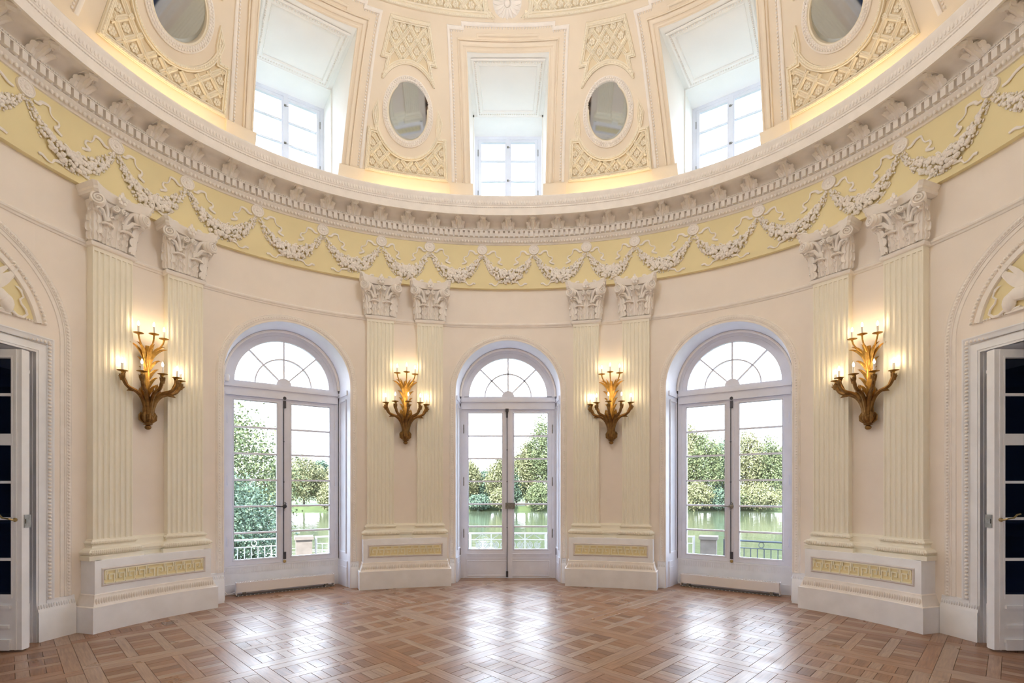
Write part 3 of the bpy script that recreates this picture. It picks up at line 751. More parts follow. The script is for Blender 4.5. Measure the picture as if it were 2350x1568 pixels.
def garland(c, hw, lab):
    r = empty('garland', frame(c, 0, 5.0), lab, 'garland', 'fruit garlands along the frieze')
    inv = frame(c, 0, 5.0).inverted()
    mp = lambda s, e, z: tuple(inv @ Vector(W(s, e, z)))
    rnd = random.Random(int(c*1000)); k = hw/.41; m = M()
    pa = lambda t: (c+t*(hw-.018), 4.858+.335*abs(t)**2.1)
    for i in range(270):
        t = -1+2*(i+rnd.random())/270; R = .075*(1-abs(t)**1.7)+.018
        s, z = pa(t); d = .006; s2, z2 = pa(min(1, t+d)); dx, dz = s2-s, z2-z; l = math.hypot(dx, dz) or 1
        o = rnd.uniform(-1, 1); rad = (.012+.015*rnd.random())*(1-.5*abs(t)**2)
        hgt = .05*math.sqrt(max(0, 1-o*o))*(1-.5*abs(t))+.004
        m.ball((s-dz/l*R*o, hgt, z+dx/l*R*o), (rad, rad*.9, rad*rnd.uniform(.85, 1.25)), mp, 7, 5)
    for i in range(60):
        t = rnd.uniform(-1, 1); R = .086*(1-abs(t)**1.7)+.02; s, z = pa(t); s2, z2 = pa(min(1, t+.006)); dx, dz = s2-s, z2-z; l = math.hypot(dx, dz) or 1
        o = rnd.choice((-1, 1)); m.ball((s-dz/l*R*o, .008, z+dx/l*R*o), (.012, .008, .014), mp, 5, 3)
    obj('fruit_swag', m, MPL, r, kind='stuff', smooth=85)
    def rib(pts, nm, g=1, wd=.015):
        P = [(c+g*x*k, .012+.010*math.sin(i*2.1), z) for i, (x, z) in enumerate(pts)]; m = M(); D = []
        for a, b in zip(P, P[1:]): D += [a, tuple((p+q)/2 for p, q in zip(a, b))]
        D.append(P[-1]); sm = [D[0]]+[tuple((D[j-1][q]+2*D[j][q]+D[j+1][q])/4 for q in range(3)) for j in range(1, len(D)-1)]+[D[-1]]
        m.tube(sm, lambda t: wd*(.8+.3*math.sin(9*t)), 6, mp=mp, flat=(1, .45)); obj(nm, m, MPL, r)
    for g in (1, -1):
        for p in RIBU: rib(p, 'ribbon', g)
        for p in RIBL: rib(p, 'ribbon_tail', g, .014)
        rib(BOW, 'bow_loop', g, .011)
    rib([(-.03, 4.93), (0, 4.87), (.045, 4.79)], 'sash_knot', 1, .03)
gs = [0]+[(a+b)/2 for a, b in zip(SM, SM[1:])]
hw = [.41]+[(b-a)/2 for a, b in zip(SM, SM[1:])]
garland(0, .41, 'white plaster fruit garland centred above the glazed double door')
for i in range(1, len(gs)):
    for g, side in ((-1, 'left'), (1, 'right')):
        garland(g*gs[i], hw[i], 'white fruit garland, %s to the %s of the one above the double door' % (ORD[i-1], side))
garland(-(6.145+.59), .59, 'white plaster fruit garland cut by the left picture edge above the side doorway')
garland(6.145+.59, .59, 'white plaster fruit garland cut by the right picture edge above the side doorway')

# ------------------------------------------------------------------ cove with niches and oval mirrors
QT = 2.05; NH = .575
CEN = [-SDOOR, -SUP, 0, SUP, SDOOR]
qn = lin(0, QT, 31)
bnd = {c: [(s_of_u(c, prof(q)[0], -NH), s_of_u(c, prof(q)[0], NH)) for q in qn] for c in CEN}
OVC = {1: 1.60, 2: 4.89}
OQ = 1.265
m = M()
def patch(lefts, rights, n, hole=None):
    rows = []
    for j, q in enumerate(qn): rows.append([(lefts[j]+(rights[j]-lefts[j])*i/n, q) for i in range(n+1)])
    vs = [V(s, q) for r in rows for s, q in r]; fs = []
    for j in range(len(rows)-1):
        for i in range(n):
            if hole:
                s = (rows[j][i][0]+rows[j+1][i+1][0])/2; q = (rows[j][i][1]+rows[j+1][i+1][1])/2
                if ((s-hole)/.36)**2+((q-OQ)/.395)**2 < 1: continue
            a = j*(n+1)+i; fs.append((a, a+1, a+n+2, a+n+1))
    m.add(vs, fs)
patch([x[1] for x in bnd[0]], [x[0] for x in bnd[SUP]], 44, 1.60); patch([x[1] for x in bnd[-SUP]], [x[0] for x in bnd[0]], 44, -1.60)
patch([x[1] for x in bnd[SUP]], [x[0] for x in bnd[SDOOR]], 44, 4.89); patch([x[1] for x in bnd[-SDOOR]], [x[0] for x in bnd[-SUP]], 44, -4.89)
bk = [x[1] for x in bnd[SDOOR]]; bk2 = [x[0]+PER for x in bnd[-SDOOR]]; patch(bk, bk2, 60)
qs2 = lin(QT-.012, QMAX, 24); ss2 = lin(-HALF, HALF, 241)
m.grid([[V(s, q) for s in ss2] for q in qs2])
b0 = len(m.v); m.v += [V(s, QMAX) for s in ss2[:-1]]+[(0, CY, 8.0)]; n = len(ss2)-1
m.f += [(b0+i, b0+(i+1) % n, b0+n) for i in range(n)]
CEIL = obj('ceiling', m, MCV, kind='structure', smooth=30)

def stripe(path, wd, ht, name, mat, parent, dense_=.12, close=False, prof_=None):
    "raised moulding along a path in (s, q) on the cove"
    P = []
    pp = path+[path[0]] if close else path
    for a, b in zip(pp, pp[1:]):
        n = max(1, int(math.dist(a, b)/dense_)); P += [(a[0]+(b[0]-a[0])*i/n, a[1]+(b[1]-a[1])*i/n) for i in range(n)]
    if not close: P.append(pp[-1])
    pr = prof_ or [(-wd/2, -.004), (-wd/2, ht*.75), (-wd*.25, ht), (wd*.25, ht), (wd/2, ht*.75), (wd/2, -.004)]
    m = M(); m.path(P, pr, mp=lambda a, b, h: V(a, b, h), close=close)
    return obj(name, m, mat, parent)
ornt = empty('trim_7', kind='structure', label='mouldings framing the attic windows')
def nedge(c, q, u): return (s_of_u(c, prof(q)[0], u), q)
for c in CEN:
    for (u, wd, ht) in ((NH+.012, .024, .012), (NH+.075, .05, .022), (NH+.12, .02, .03)):
        stripe([nedge(c, q, -u) for q in lin(.46, QT+u-NH, 14)]+[(s_of_u(c, prof(QT+u-NH)[0], x), QT+u-NH) for x in lin(-u, u, 9)][1:-1]+[nedge(c, q, u) for q in lin(QT+u-NH, .46, 14)], wd, ht, 'frame_moulding', MCV, ornt)
    # outer beaded strip with crossettes
    uo = .845; k = lambda u, q: (s_of_u(c, prof(q)[0], u), q)
    up = [k(-uo+.03*t, .46+(2.28-.46)*t) for t in lin(0, 1, 13)]
    top = [k(-.815, 2.285), k(-.62, 2.285), k(-.62, 2.335), k(-.3, 2.335), k(0, 2.335), k(.3, 2.335), k(.62, 2.335), k(.62, 2.285), k(.815, 2.285)]
    dn = [k(uo-.03*t, .46+(2.28-.46)*t) for t in lin(1, 0, 13)]
    stripe(up[:-1]+top+dn[1:], .045, .026, 'outer_moulding', MPL, ornt)
    stripe([k(-.70, 2.17), k(-.42, 2.17), k(-.42, 2.225), k(0, 2.225), k(.42, 2.225), k(.42, 2.17), k(.70, 2.17)], .03, .016, 'ear_moulding', MCV, ornt)
    pts = [(a+((.045) if a < s_of_u(c, .3, 0) else -.045), q) for a, q in up+dn]
    m = M()
    for a, b in zip(pts, pts[1:]):
        if abs(a[0]-b[0]) > .3: continue
        n = max(1, int(math.dist(a, b)/.036))
        for i in range(n):
            s, q = a[0]+(b[0]-a[0])*i/n, a[1]+(b[1]-a[1])*i/n; m.ball((s, q, .004), (.015, .017, .011), lambda x, y, z: V(x, y, z), 6, 4)
    for a, b in zip(top, top[1:]):
        n = max(1, int(math.dist(a, b)/.04))
        for i in range(n): m.ball((a[0]+(b[0]-a[0])*i/n, a[1]+(b[1]-a[1])*i/n-.035, .004), (.012, .012, .01), lambda x, y, z: V(x, y, z), 5, 3)
    obj('bead_row', m, MPL, ornt, kind='stuff')
    # base blocks beside each niche
    for g in (-1, 1):
        m = M()
        rows = []
        for q in lin(0.0, .455, 6):
            r = []
            for u in lin(NH-.03, .90, 5): r.append(V(s_of_u(c, prof(q)[0], g*u), q, .045))
            rows.append([V(s_of_u(c, prof(q)[0], g*(NH-.03)), q, -.02)]+r+[V(s_of_u(c, prof(q)[0], g*.90), q, -.02)])
        rows.append([V(s_of_u(c, prof(.455)[0], g*u), .457, -.02) for u in [NH-.03]+lin(NH-.03, .90, 5)+[.90]])
        m.grid(rows); obj('base_block', m, MCV, ornt)

# niches leading to the attic windows
NZ = 7.617
def niche(i, c, win):
    f = frame(c); loc = lambda x, y, z: tuple(f @ Vector((x, y, z))); t = empty('trim_%d' % i, kind='structure')
    m = M(); yb = .86
    for g in (-1, 1):
        rows = []
        for j, q in enumerate(qn):
            s = bnd[c][j][1 if g > 0 else 0]; e, z, _, _ = prof(q); p = W(s, e, z); l = f.inverted() @ Vector(p)
            rows.append([loc(g*NH, l.y+(yb-l.y)*k/4, z) for k in range(5)])
        m.grid(rows)
    e1, z1, _, _ = prof(QT); rows = []
    for u in lin(-NH, NH, 9):
        l = f.inverted() @ Vector(W(s_of_u(c, e1, u), e1, z1)); rows.append([loc(u, l.y+(yb-l.y)*k/4, z1+(NZ-z1)*min(1, k)) for k in range(5)])
    m.grid(rows)
    rows = []
    for u in lin(-NH, NH, 5):
        l = f.inverted() @ Vector(W(s_of_u(c, .06, u), .06, 5.95)); rows.append([loc(u, l.y, 5.95), loc(u, yb, 5.95)])
    m.grid(rows)
    if not win: m.add([loc(-NH, yb, 5.8), loc(NH, yb, 5.8), loc(NH, yb, NZ), loc(-NH, yb, NZ)], [(0, 1, 2, 3)])
    obj('reveal', m, MNI, t, smooth=20)
    # soffit panel with beaded frame
    fy = [-.82, .20]
    m = M(); hp = [(-.48, -.80), (.48, -.80), (.46, .20), (-.46, .20)]
    m.path(hp, [(-.05, 0), (-.05, -.014), (-.035, -.022), (-.02, -.012), (.05, -.012), (.052, -.02), (.06, -.006), (.062, 0)], close=True, mp=lambda a, b, h: loc(a, b, NZ+h-.002)); obj('soffit_panel', m, MNI, t)
    m = M()
    for a, b in zip(hp, hp[1:]+hp[:1]):
        n = int(math.dist(a, b)/.035)
        for i_ in range(n): m.ball(loc(a[0]+(b[0]-a[0])*i_/n, b[1]*0+a[1]+(b[1]-a[1])*i_/n, NZ-.022), (.013, .013, .01), None, 5, 3)
    obj('bead_row', m, MPL, t, kind='stuff')
    m = M().box(-NH, NH, .24, .27, NZ-.03, NZ, mp=loc)
    for g in (-1, 1): m.box(min(g*NH, g*(NH-.02)), max(g*NH, g*(NH-.02)), .24, .27, 6.0, NZ, mp=loc)
    obj('step', m, MNI, t, smooth=0)
    return f
def attic_window(name, c):
    r = empty(name, frame(c), kind='structure'); ya, yb = .74, .80; zt, zb = NZ, 5.99
    m = M(); 
    for g in (-1, 1): m.box(min(g*.52, g*.575), max(g*.52, g*.575), ya, yb+.05, zb, zt)
    m.box(-.52, .52, ya, yb+.05, zt-.05, zt).box(-.52, .52, ya, yb+.05, zb, zb+.06).box(-.03, .03, ya-.012, yb, zb, zt-.02)
    obj('frame', m, MFW, r, smooth=0)
    for g in (-1, 1):
        pi, po = (.052, .465) if g > 0 else (-.465, -.052); xi, xo = (.012, .518) if g > 0 else (-.518, -.012)
        m = M().box(min(pi, xi), max(pi, xi), ya+.008, yb, zb+.06, zt-.05).box(min(po, xo), max(po, xo), ya+.008, yb, zb+.06, zt-.05)
        m.box(pi, po, ya+.008, yb, zt-.095, zt-.05).box(pi, po, ya+.008, yb, zb+.06, zb+.13)
        s = obj('sash', m, MFW, r, smooth=0)
        zz = [zb+.13, 6.50, 6.852, 7.205, zt-.095]
        for z in zz[1:-1]: obj('muntin', M().box(pi, po, ya+.014, yb-.008, z-.011, z+.011), MFW, s, smooth=0)
        for a, b in zip(zz, zz[1:]): obj('pane', M().box(pi, po, .769, .773, a, b), MGL, s, smooth=0)
        for z in (7.33, 6.62): obj('hinge', M().lathe([(0, -.06), (.007, -.055), (.007, .055), (0, .06)], (g*.52, ya-.004, z), 6), MSTL, s)
    m = M()
    for z in (7.42, 6.84): m.box(-.02, .012, ya-.03, ya-.012, z-.012, z+.012).tube([(0, ya-.025, z), (.02, ya-.04, z-.02), (.035, ya-.04, z-.01)], .004, 5)
    obj('catch', m, MSTL, r, smooth=0)
for i, (c, nm) in enumerate(((0, 'window_3'), (-SUP, 'window_4'), (SUP, 'window_5'))):
    niche(8+i, c, True); attic_window(nm, c)
niche(11, -SDOOR, False); niche(12, SDOOR, False)

# ------------------------------------------------------------------ coffered relief panels
ros = M(); ros.ball((0, -.02, 0), (.014, .012, .014), None, 6, 4)
for k in range(6):
    a = k*PI/3+.3; ros.ball((.028*math.cos(a), -.014, .028*math.sin(a)), (.018, .012, .018), None, 6, 4)
ros = ros.mesh('rosette', MCP)
def vframe(s, q, h=0):
    p = Vector(V(s, q, h)); a = (Vector(V(s+.01, q, h))-Vector(V(s-.01, q, h))).normalized(); b = (Vector(V(s, q+.01, h))-Vector(V(s, q-.01, h))).normalized(); n = b.cross(a).normalized()
    b = a.cross(n); y = n
    return Matrix(((a.x, y.x, b.x, p.x), (a.y, y.y, b.y, p.y), (a.z, y.z, b.z, p.z), (0, 0, 0, 1)))
def look(p, tgt):
    "orientation of a flat mirror that throws the view from the hall's rear door onto tgt"
    p = Vector(p); n = ((Vector((0, 0, 1.5))-p).normalized()+(Vector(tgt)-p).normalized()).normalized()
    y = -n; z = (Vector((0, 0, 1))-y*y.z).normalized(); x = y.cross(z)
    return Matrix(((x.x, y.x, z.x, p.x), (x.y, y.y, z.y, p.y), (x.z, y.z, z.z, p.z), (0, 0, 0, 1)))
def inside(p, poly):
    x, y = p; c = False
    for (x0, y0), (x1, y1) in zip(poly, poly[1:]+poly[:1]):
        if (y0 > y) != (y1 > y) and x < (x1-x0)*(y-y0)/(y1-y0)+x0: c = not c
    return c
def pdist(p, poly):
    d = 9
    for a, b in zip(poly, poly[1:]+poly[:1]):
        ax, ay = a; vx, vy = b[0]-ax, b[1]-ay; L = vx*vx+vy*vy or 1e-9
        t = max(0, min(1, ((p[0]-ax)*vx+(p[1]-ay)*vy)/L)); d = min(d, math.hypot(p[0]-ax-t*vx, p[1]-ay-t*vy))
    return d
def coffer(name, poly, cen, a, b, lab, group, depth=.048, bw=.055, plate=True):
    r = empty(name, None, lab, 'relief panel', group)
    stripe(poly, bw, depth, 'border', MCP, r, .05, True, prof_=[(-.004, -.004), (-.002, depth*.8), (.008, depth*.8), (.012, depth*1.1), (bw*.55, depth*1.15), (bw*.62, depth*.7), (bw*.8, depth*.9), (bw, depth*.85), (bw*1.03, -.004)])
    P = []
    for u, v_ in zip(poly, poly[1:]+poly[:1]):
        n = max(1, int(math.dist(u, v_)/.03)); P += [(u[0]+(v_[0]-u[0])*i/n, u[1]+(v_[1]-u[1])*i/n) for i in range(n)]
    m = M(); m.path([p for p in P], [(-.001, -.003), (-.0045, .002), (-.001, .003)], mp=lambda x, y, h: V(x, y, h), close=True); obj('joint_line', m, MJNT, r)
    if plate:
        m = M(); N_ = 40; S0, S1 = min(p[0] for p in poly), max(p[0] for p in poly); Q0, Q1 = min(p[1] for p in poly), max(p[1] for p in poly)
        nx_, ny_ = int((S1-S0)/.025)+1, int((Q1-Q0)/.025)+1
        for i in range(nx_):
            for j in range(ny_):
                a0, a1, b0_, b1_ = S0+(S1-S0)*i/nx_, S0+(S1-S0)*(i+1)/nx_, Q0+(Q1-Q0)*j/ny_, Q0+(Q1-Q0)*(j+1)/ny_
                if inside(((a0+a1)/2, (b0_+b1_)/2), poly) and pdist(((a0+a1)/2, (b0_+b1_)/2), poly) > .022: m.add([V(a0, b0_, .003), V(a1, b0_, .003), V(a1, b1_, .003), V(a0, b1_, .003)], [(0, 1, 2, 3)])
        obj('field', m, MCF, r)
    m = M()
    for i, p in enumerate(P):
        q = P[(i+1) % len(P)]; dx, dy = q[0]-p[0], q[1]-p[1]; l = math.hypot(dx, dy) or 1
        m.ball((p[0]-dy/l*bw*.33, p[1]+dx/l*bw*.33, depth*1.1), (.011, .011, .008), lambda x, y, z: V(x, y, z), 5, 3)
    obj('leaf_carving', m, MCP, r, kind='stuff')
    smin = min(p[0] for p in poly); smax = max(p[0] for p in poly); qmin = min(p[1] for p in poly); qmax = max(p[1] for p in poly)
    ok = lambda s, q: inside((s, q), poly) and pdist((s, q), poly) > bw*.9
    bars = M(); N = int((smax-smin)/a)+int((qmax-qmin)/b)+4
    for sg in (1, -1):
        for k in range(-N, N+1):
            run = []
            # line: (s-cen)/a + sg*(q-qmin)/b = 2k+1
            for t in lin(qmin, qmax, int((qmax-qmin)/.018)+2):
                s = cen+a*((2*k+1)-sg*(t-qmin)/b)
                if smin < s < smax and ok(s, t): run.append((s, t))
                else:
                    if len(run) > 2: bars.path(run, [(-.031, -.003), (-.028, depth*.5), (-.018, depth*.55), (-.010, depth*.85), (-.003, depth*.6), (.003, depth*.6), (.010, depth*.85), (.018, depth*.55), (.028, depth*.5), (.031, -.003)], mp=lambda x, y, h: V(x, y, h))
                    run = []
            if len(run) > 2: bars.path(run, [(-.031, -.003), (-.028, depth*.5), (-.018, depth*.55), (-.010, depth*.85), (-.003, depth*.6), (.003, depth*.6), (.010, depth*.85), (.018, depth*.55), (.028, depth*.5), (.031, -.003)], mp=lambda x, y, h: V(x, y, h))
    obj('lattice', bars, MCP, r)
    for i in range(-N, N+1):
        for j in range(0, 2*N):
            if (i+j) % 2: continue
            s, q = cen+a*i, qmin+b*j
            if q < qmax and ok(s, q) and pdist((s, q), poly) > bw*.9+.035: obj('rosette', ros, parent=r, mat4=vframe(s, q, .002))
            s2, q2 = cen+a*(i+1), q
            if q2 < qmax and ok(s2, q2) and pdist((s2, q2), poly) > bw*.9+.02: obj('stud', ros, parent=r, mat4=vframe(s2, q2, depth*.75) @ Matrix.Scale(.55, 4))
    return r
def oval_arc(cx, ra, rb, a0, a1, n):
    return [(cx+ra*math.cos(math.radians(a0+(a1-a0)*i/n)), OQ+rb*math.sin(math.radians(a0+(a1-a0)*i/n))) for i in range(n+1)]
RA, RB = .505, .548
mir_names = {(-1, 1): 'left of the double door axis', (1, 1): 'right of the double door axis', (-1, 2): 'at the upper left picture corner', (1, 2): 'at the upper right picture corner'}
for idx, c in OVC.items():
    for g in (-1, 1):
        cc = g*c; wide = 1.0 if idx == 1 else 1.14
        L = lambda x: cc+x*wide
        ra = RA*(1.0 if idx == 1 else 1.08)
        bot = [(L(-.64), .46), (L(.64), .46), (L(.615), 1.0), (L(.51), 1.0), (cc+ra*.985, 1.2)]+oval_arc(cc, ra, RB, -8, -172, 26)+[(cc-ra*.985, 1.2), (L(-.51), 1.0), (L(-.615), 1.0)]
        coffer('coffer_panel', bot, cc, .107*wide, .118, 'cream coffered relief under the oval mirror %s' % mir_names[(g, idx)], 'coffered panels around the oval mirrors')
        top = [(L(-.325), 2.295), (L(-.455), 1.83), (L(-.36), 1.83), (L(-.42), 1.60)]+[(x, y) for x, y in oval_arc(cc, ra, RB, 142, 38, 18)]+[(L(.42), 1.60), (L(.36), 1.83), (L(.455), 1.83), (L(.325), 2.295)]
        coffer('coffer_panel', top, cc, .118*wide, .122, 'cream coffered relief above the oval mirror %s' % mir_names[(g, idx)], 'coffered panels around the oval mirrors')
        r = empty('oval_mirror', None, 'old oval mirror in a carved cream frame, %s' % mir_names[(g, idx)], 'mirror', 'oval mirrors in the cove')
        k = 1.0 if idx == 1 else 1.08
        ring = lambda a, b: [(cc+a*k*math.cos(t), OQ+b*math.sin(t)) for t in lin(0, 2*PI, 65)[:-1]]
        mp = lambda x, y, h: V(x, y, h)
        m = M(); m.path(ring(.40, .425), [(-.004, -.004), (-.002, .02), (.01, .026), (.02, .018), (.065, .03), (.08, .022), (.085, -.05)], mp=mp, close=True); obj('carved_frame', m, MPL, r)
        m = M()
        for t in lin(0, 2*PI, 73)[:-1]:
            for d, sz in ((.025, .016), (.055, .018)):
                m.ball((cc+(.40-d)*k*math.cos(t+d), OQ+(.425-d)*math.sin(t+d), .025), (sz, sz, .014), mp, 5, 3)
        obj('leaf_carving', m, MPL, r, kind='stuff')
        m = M(); m.path(ring(.315, .345), [(-.03, -.05), (-.026, .02), (-.012, .03), (-.008, .022), (.008, .018), (.016, .004), (.02, -.10)], mp=mp, close=True); obj('inner_rim', m, MCP, r)
        # flat glass leaning further forward than the cove
        f = vframe(cc, OQ, -.02); tilt = Matrix.Rotation(math.radians(11.0), 4, 'X') @ Matrix.Rotation(math.radians(-2.4*g if idx == 1 else 0), 4, 'Z')
        m = M(); n = 48; m.add([(.315*k*math.cos(2*PI*i/n), 0, .35*math.sin(2*PI*i/n)) for i in range(n)]+[(.315*k*math.cos(2*PI*i/n), .012, .35*math.sin(2*PI*i/n)) for i in range(n)], [tuple(range(n)), tuple(range(2*n-1, n-1, -1))]+[(i, (i+1) % n, n+(i+1) % n, n+i) for i in range(n)])
        obj('mirror_glass', m, MMIR, r, mat4=(look(V(cc, OQ, -.02), (g*1.35, .45, .95)) if idx == 1 else f @ tilt), smooth=30)
# ceiling ring of coffers with a rosette over the centre axis
for g, side in ((-1, 'left'), (1, 'right')):
    pl = [(g*s, 2.415) for s in lin(.21, 2.9, 18)]+[(g*s, 3.0) for s in lin(2.9, .32, 14)]+[(g*(.315+.02*math.sin(t*3)), q) for t, q in zip(lin(0, 1, 5), lin(2.9, 2.5, 5))]
    if g > 0: pl = pl
    else: pl = pl[::-1]
    coffer('ceiling_coffer', pl, g*1.5, .13, .12, 'cream coffered band on the ceiling, %s of the central rosette' % side, 'coffered ceiling bands', bw=.07)
rr = M(); rr.ball((0, -.03, 0), (.04, .03, .04), None, 10, 6)
for k in range(16):
    a = 2*PI*k/16; rr.tube([(.05*math.cos(a), -.02, .05*math.sin(a)), (.12*math.cos(a), -.03, .12*math.sin(a)), (.18*math.cos(a), -.012, .18*math.sin(a))], lambda t: .014+.012*math.sin(PI*t), 6, flat=(1, .5))
rr.lathe([(0, .005), (.185, .005), (.19, -.006), (.0, -.008)], seg=32, axis='y')
tag(obj('ceiling_rosette', rr, MPL, mat4=vframe(-.012, 2.575, .004)), 'round white plaster rosette on the ceiling above the central attic window', 'rosette')
# hidden lamps on the cornice shelf
for c in (1.6, 4.9):
    for g in (-1, 1):
        lw = .60 if c < 2 else .70
        t = tag(obj('strip_lamp', sweep([(.19, 5.845), (.21, 5.845), (.21, 5.857), (.19, 5.857), (.19, 5.845)], g*c-lw, g*c+lw, .1), MLED), 'warm strip lamp on cornice below oval mirror %s' % mir_names[(g, 1 if c < 2 else 2)], 'lamp', 'hidden strip lamps on the cornice')

# ------------------------------------------------------------------ side doorways (h = +1 right, -1 left; local x mirrored so that negative x is the far jamb)
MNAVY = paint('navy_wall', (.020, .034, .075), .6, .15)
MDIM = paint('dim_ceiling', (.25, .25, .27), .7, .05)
def side_door(h, i, dname):
    f = frame(h*SDOOR); loc = lambda x, y, z: tuple(f @ Vector((h*x, y, z))); t = empty('trim_%d' % i, kind='structure')
    wl = lambda a, b, q: W(s_of_u(h*SDOOR, EW, h*a), EW+q, b)
    # architrave and egg moulding
    m = M(); jp = [(-.735, 0), (-.735, 1.0), (-.735, 2.83), (0, 2.83), (.735, 2.83), (.735, 1.0), (.735, 0)]
    m.path(jp, [(0, -.03), (0, .012), (.018, .012), (.02, .018), (.03, .018), (.032, .012), (.085, .012), (.09, .02), (.095, .0)], mp=wl); obj('architrave', m, MWD, t, smooth=20)
    m = M(); ep = [(-.86, .40), (-.86, 1.5), (-.86, 2.95), (0, 2.95), (.86, 2.95), (.86, 1.5), (.86, .40)]
    m.path([(-.83, .40), (-.83, 1.5), (-.83, 2.935), (0, 2.935), (.83, 2.935), (.83, 1.5), (.83, .40)], [(-.002, -.002), (0, .012), (.012, .02), (.035, .022), (.045, .03), (.055, .03), (.06, -.002)], mp=wl); obj('egg_moulding', m, MWD, t)
    eggs = M()
    for a, b in zip(ep, ep[1:]):
        n = max(1, int(math.dist(a, b)/.036))
        for k in range(n):
            p = (a[0]+(b[0]-a[0])*(k+.5)/n*1.0, a[1]+(b[1]-a[1])*(k+.5)/n); vert = abs(a[0]-b[0]) < .01
            p = (p[0]*.985, p[1]+.0) if vert else p
            eggs.ball((p[0], p[1], .024), (.019, .014, .012) if vert else (.014, .019, .012), wl, 6, 4)
    obj('egg_row', eggs, MPL, t, kind='stuff')
    # lunette: yellow field, egg ring, beaded sill, outer archivolt
    zc = 2.99; lo = 3.125
    arc = lambda r, z0, n=40: [(-math.sqrt(max(0, r*r-(z0-zc)**2)), z0)]+[(r*math.cos(a), zc+r*math.sin(a)) for a in lin(PI-math.asin((z0-zc)/r), math.asin((z0-zc)/r), n)][1:]
    m = M(); rows = []
    for k in range(13):
        z = lo+(zc+.80-lo)*k/12; x = math.sqrt(max(0, .64-(z-zc)**2)); rows.append([wl(u, z, .004) for u in lin(-x, x, 13)])
    m.grid(rows); obj('lunette_field', m, MFR, t, label='yellow lunette field')
    m = M(); m.path(arc(.80, lo)[::-1], [(-.005, -.002), (0, .014), (.02, .02), (.05, .02), (.058, .028), (.066, .02), (.07, -.002)], mp=wl); obj('lunette_moulding', m, MPL, t)
    eg = M(); n = 62
    for k in range(n):
        a = .17+(PI-.34)*k/(n-1); eg.ball((.822*math.cos(a), zc+.822*math.sin(a), .022), (.017, .017, .013), wl, 6, 4)
    for k in range(60): eg.ball((-.78+1.56*k/59, lo, .012), (.011, .012, .01), wl, 5, 3)
    obj('egg_row', eg, MPL, t, kind='stuff')
    oa = [(-1.0, .40), (-1.0, 1.6)]+[(1.0*math.cos(a), zc+1.0*math.sin(a)) for a in lin(PI, 0, 48)]+[(1.0, 1.6), (1.0, .40)]
    m = M(); m.path(oa[::-1], [(.05, -.002), (.045, .008), (.04, .006), (.012, .006), (.008, .014), (-.002, .014), (-.004, .02), (-.04, .022), (-.044, .012), (-.052, .016), (-.056, -.002)], mp=wl); obj('archivolt', m, MPL, t)
    L = [0]
    for a, b in zip(oa, oa[1:]): L.append(L[-1]+math.dist(a, b))
    n = int(L[-1]/.034)
    def fb(k):
        d = (k+.5)*L[-1]/n; x = float(np.interp(d, L, [p[0] for p in oa])); z = float(np.interp(d, L, [p[1] for p in oa]))
        return wl, (x*1.022, (z-zc)*1.022+zc if z > zc else z, .022), (.015, .015, .009)
    row(fb, n, 'leaf_carving', MPL, t)
    # reveal, panelled
    m = M(); D = .95
    m.box(-.735-.03, -.735, .03, D, 0, 2.83, mp=loc).box(.735, .765, .03, D, 0, 2.83, mp=loc).box(-.765, .765, .03, D, 2.83, 2.86, mp=loc)
    m.box(-.735, -.715, .05, D, 0, .29, mp=loc).box(-.735, -.722, .05, D, .29, .385, mp=loc).box(-.735, -.725, .05, D, 2.62, 2.65, mp=loc)
    for za, zb in ((.48, 1.05), (1.15, 2.5)):
        m.path([(.16, za), (D-.1, za), (D-.1, zb), (.16, zb)], [(-.01, 0), (-.008, .012), (.01, .012), (.014, 0)], close=True, mp=lambda a, b, q: loc(-.735+q, a, b))
    for k in range(26): m.box(-.722, -.716, .07+k*.033, .085+k*.033, .30, .375, mp=loc)
    obj('reveal', m, MWD, t, smooth=20)
    # the salon beyond
    b_ = empty('wall_salon_%s' % ('right' if h > 0 else 'left'), kind='structure')
    m = M()
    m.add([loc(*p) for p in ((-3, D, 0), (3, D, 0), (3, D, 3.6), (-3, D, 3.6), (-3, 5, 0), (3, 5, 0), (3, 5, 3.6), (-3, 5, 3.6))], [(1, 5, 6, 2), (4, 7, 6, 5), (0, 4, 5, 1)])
    m.add([loc(-3, y, z) for y, z in ((D, 0), (1.8, 0), (1.8, 3.6), (D, 3.6), (3.6, 0), (5, 0), (5, 3.6), (3.6, 3.6), (1.8, .5), (3.6, .5), (3.6, 3.0), (1.8, 3.0))], [(0, 1, 2, 3), (4, 5, 6, 7), (1, 4, 9, 8), (11, 10, 7, 2)])  # side wall with an opening added to let daylight into the salon
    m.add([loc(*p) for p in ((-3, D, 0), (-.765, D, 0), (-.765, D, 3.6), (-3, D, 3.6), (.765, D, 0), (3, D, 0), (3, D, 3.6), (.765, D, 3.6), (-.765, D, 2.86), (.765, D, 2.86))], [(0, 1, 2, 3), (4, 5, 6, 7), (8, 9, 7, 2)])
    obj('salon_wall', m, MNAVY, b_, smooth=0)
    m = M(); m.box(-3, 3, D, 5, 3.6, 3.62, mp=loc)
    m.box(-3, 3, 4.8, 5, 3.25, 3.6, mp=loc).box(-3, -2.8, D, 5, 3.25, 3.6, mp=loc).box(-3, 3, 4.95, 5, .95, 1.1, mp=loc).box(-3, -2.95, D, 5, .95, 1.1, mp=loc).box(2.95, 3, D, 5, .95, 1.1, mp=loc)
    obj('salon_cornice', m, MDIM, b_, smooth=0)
    # open glazed leaf
    d = empty(dname, kind='structure'); x0, x1 = -.52, -.455; ya, yb = -.14, .60; pa, pb = ya+.10, yb-.09
    rz = [.52, .85, 1.225, 1.56, 1.90]; r2 = [2.005, 2.365, 2.70]
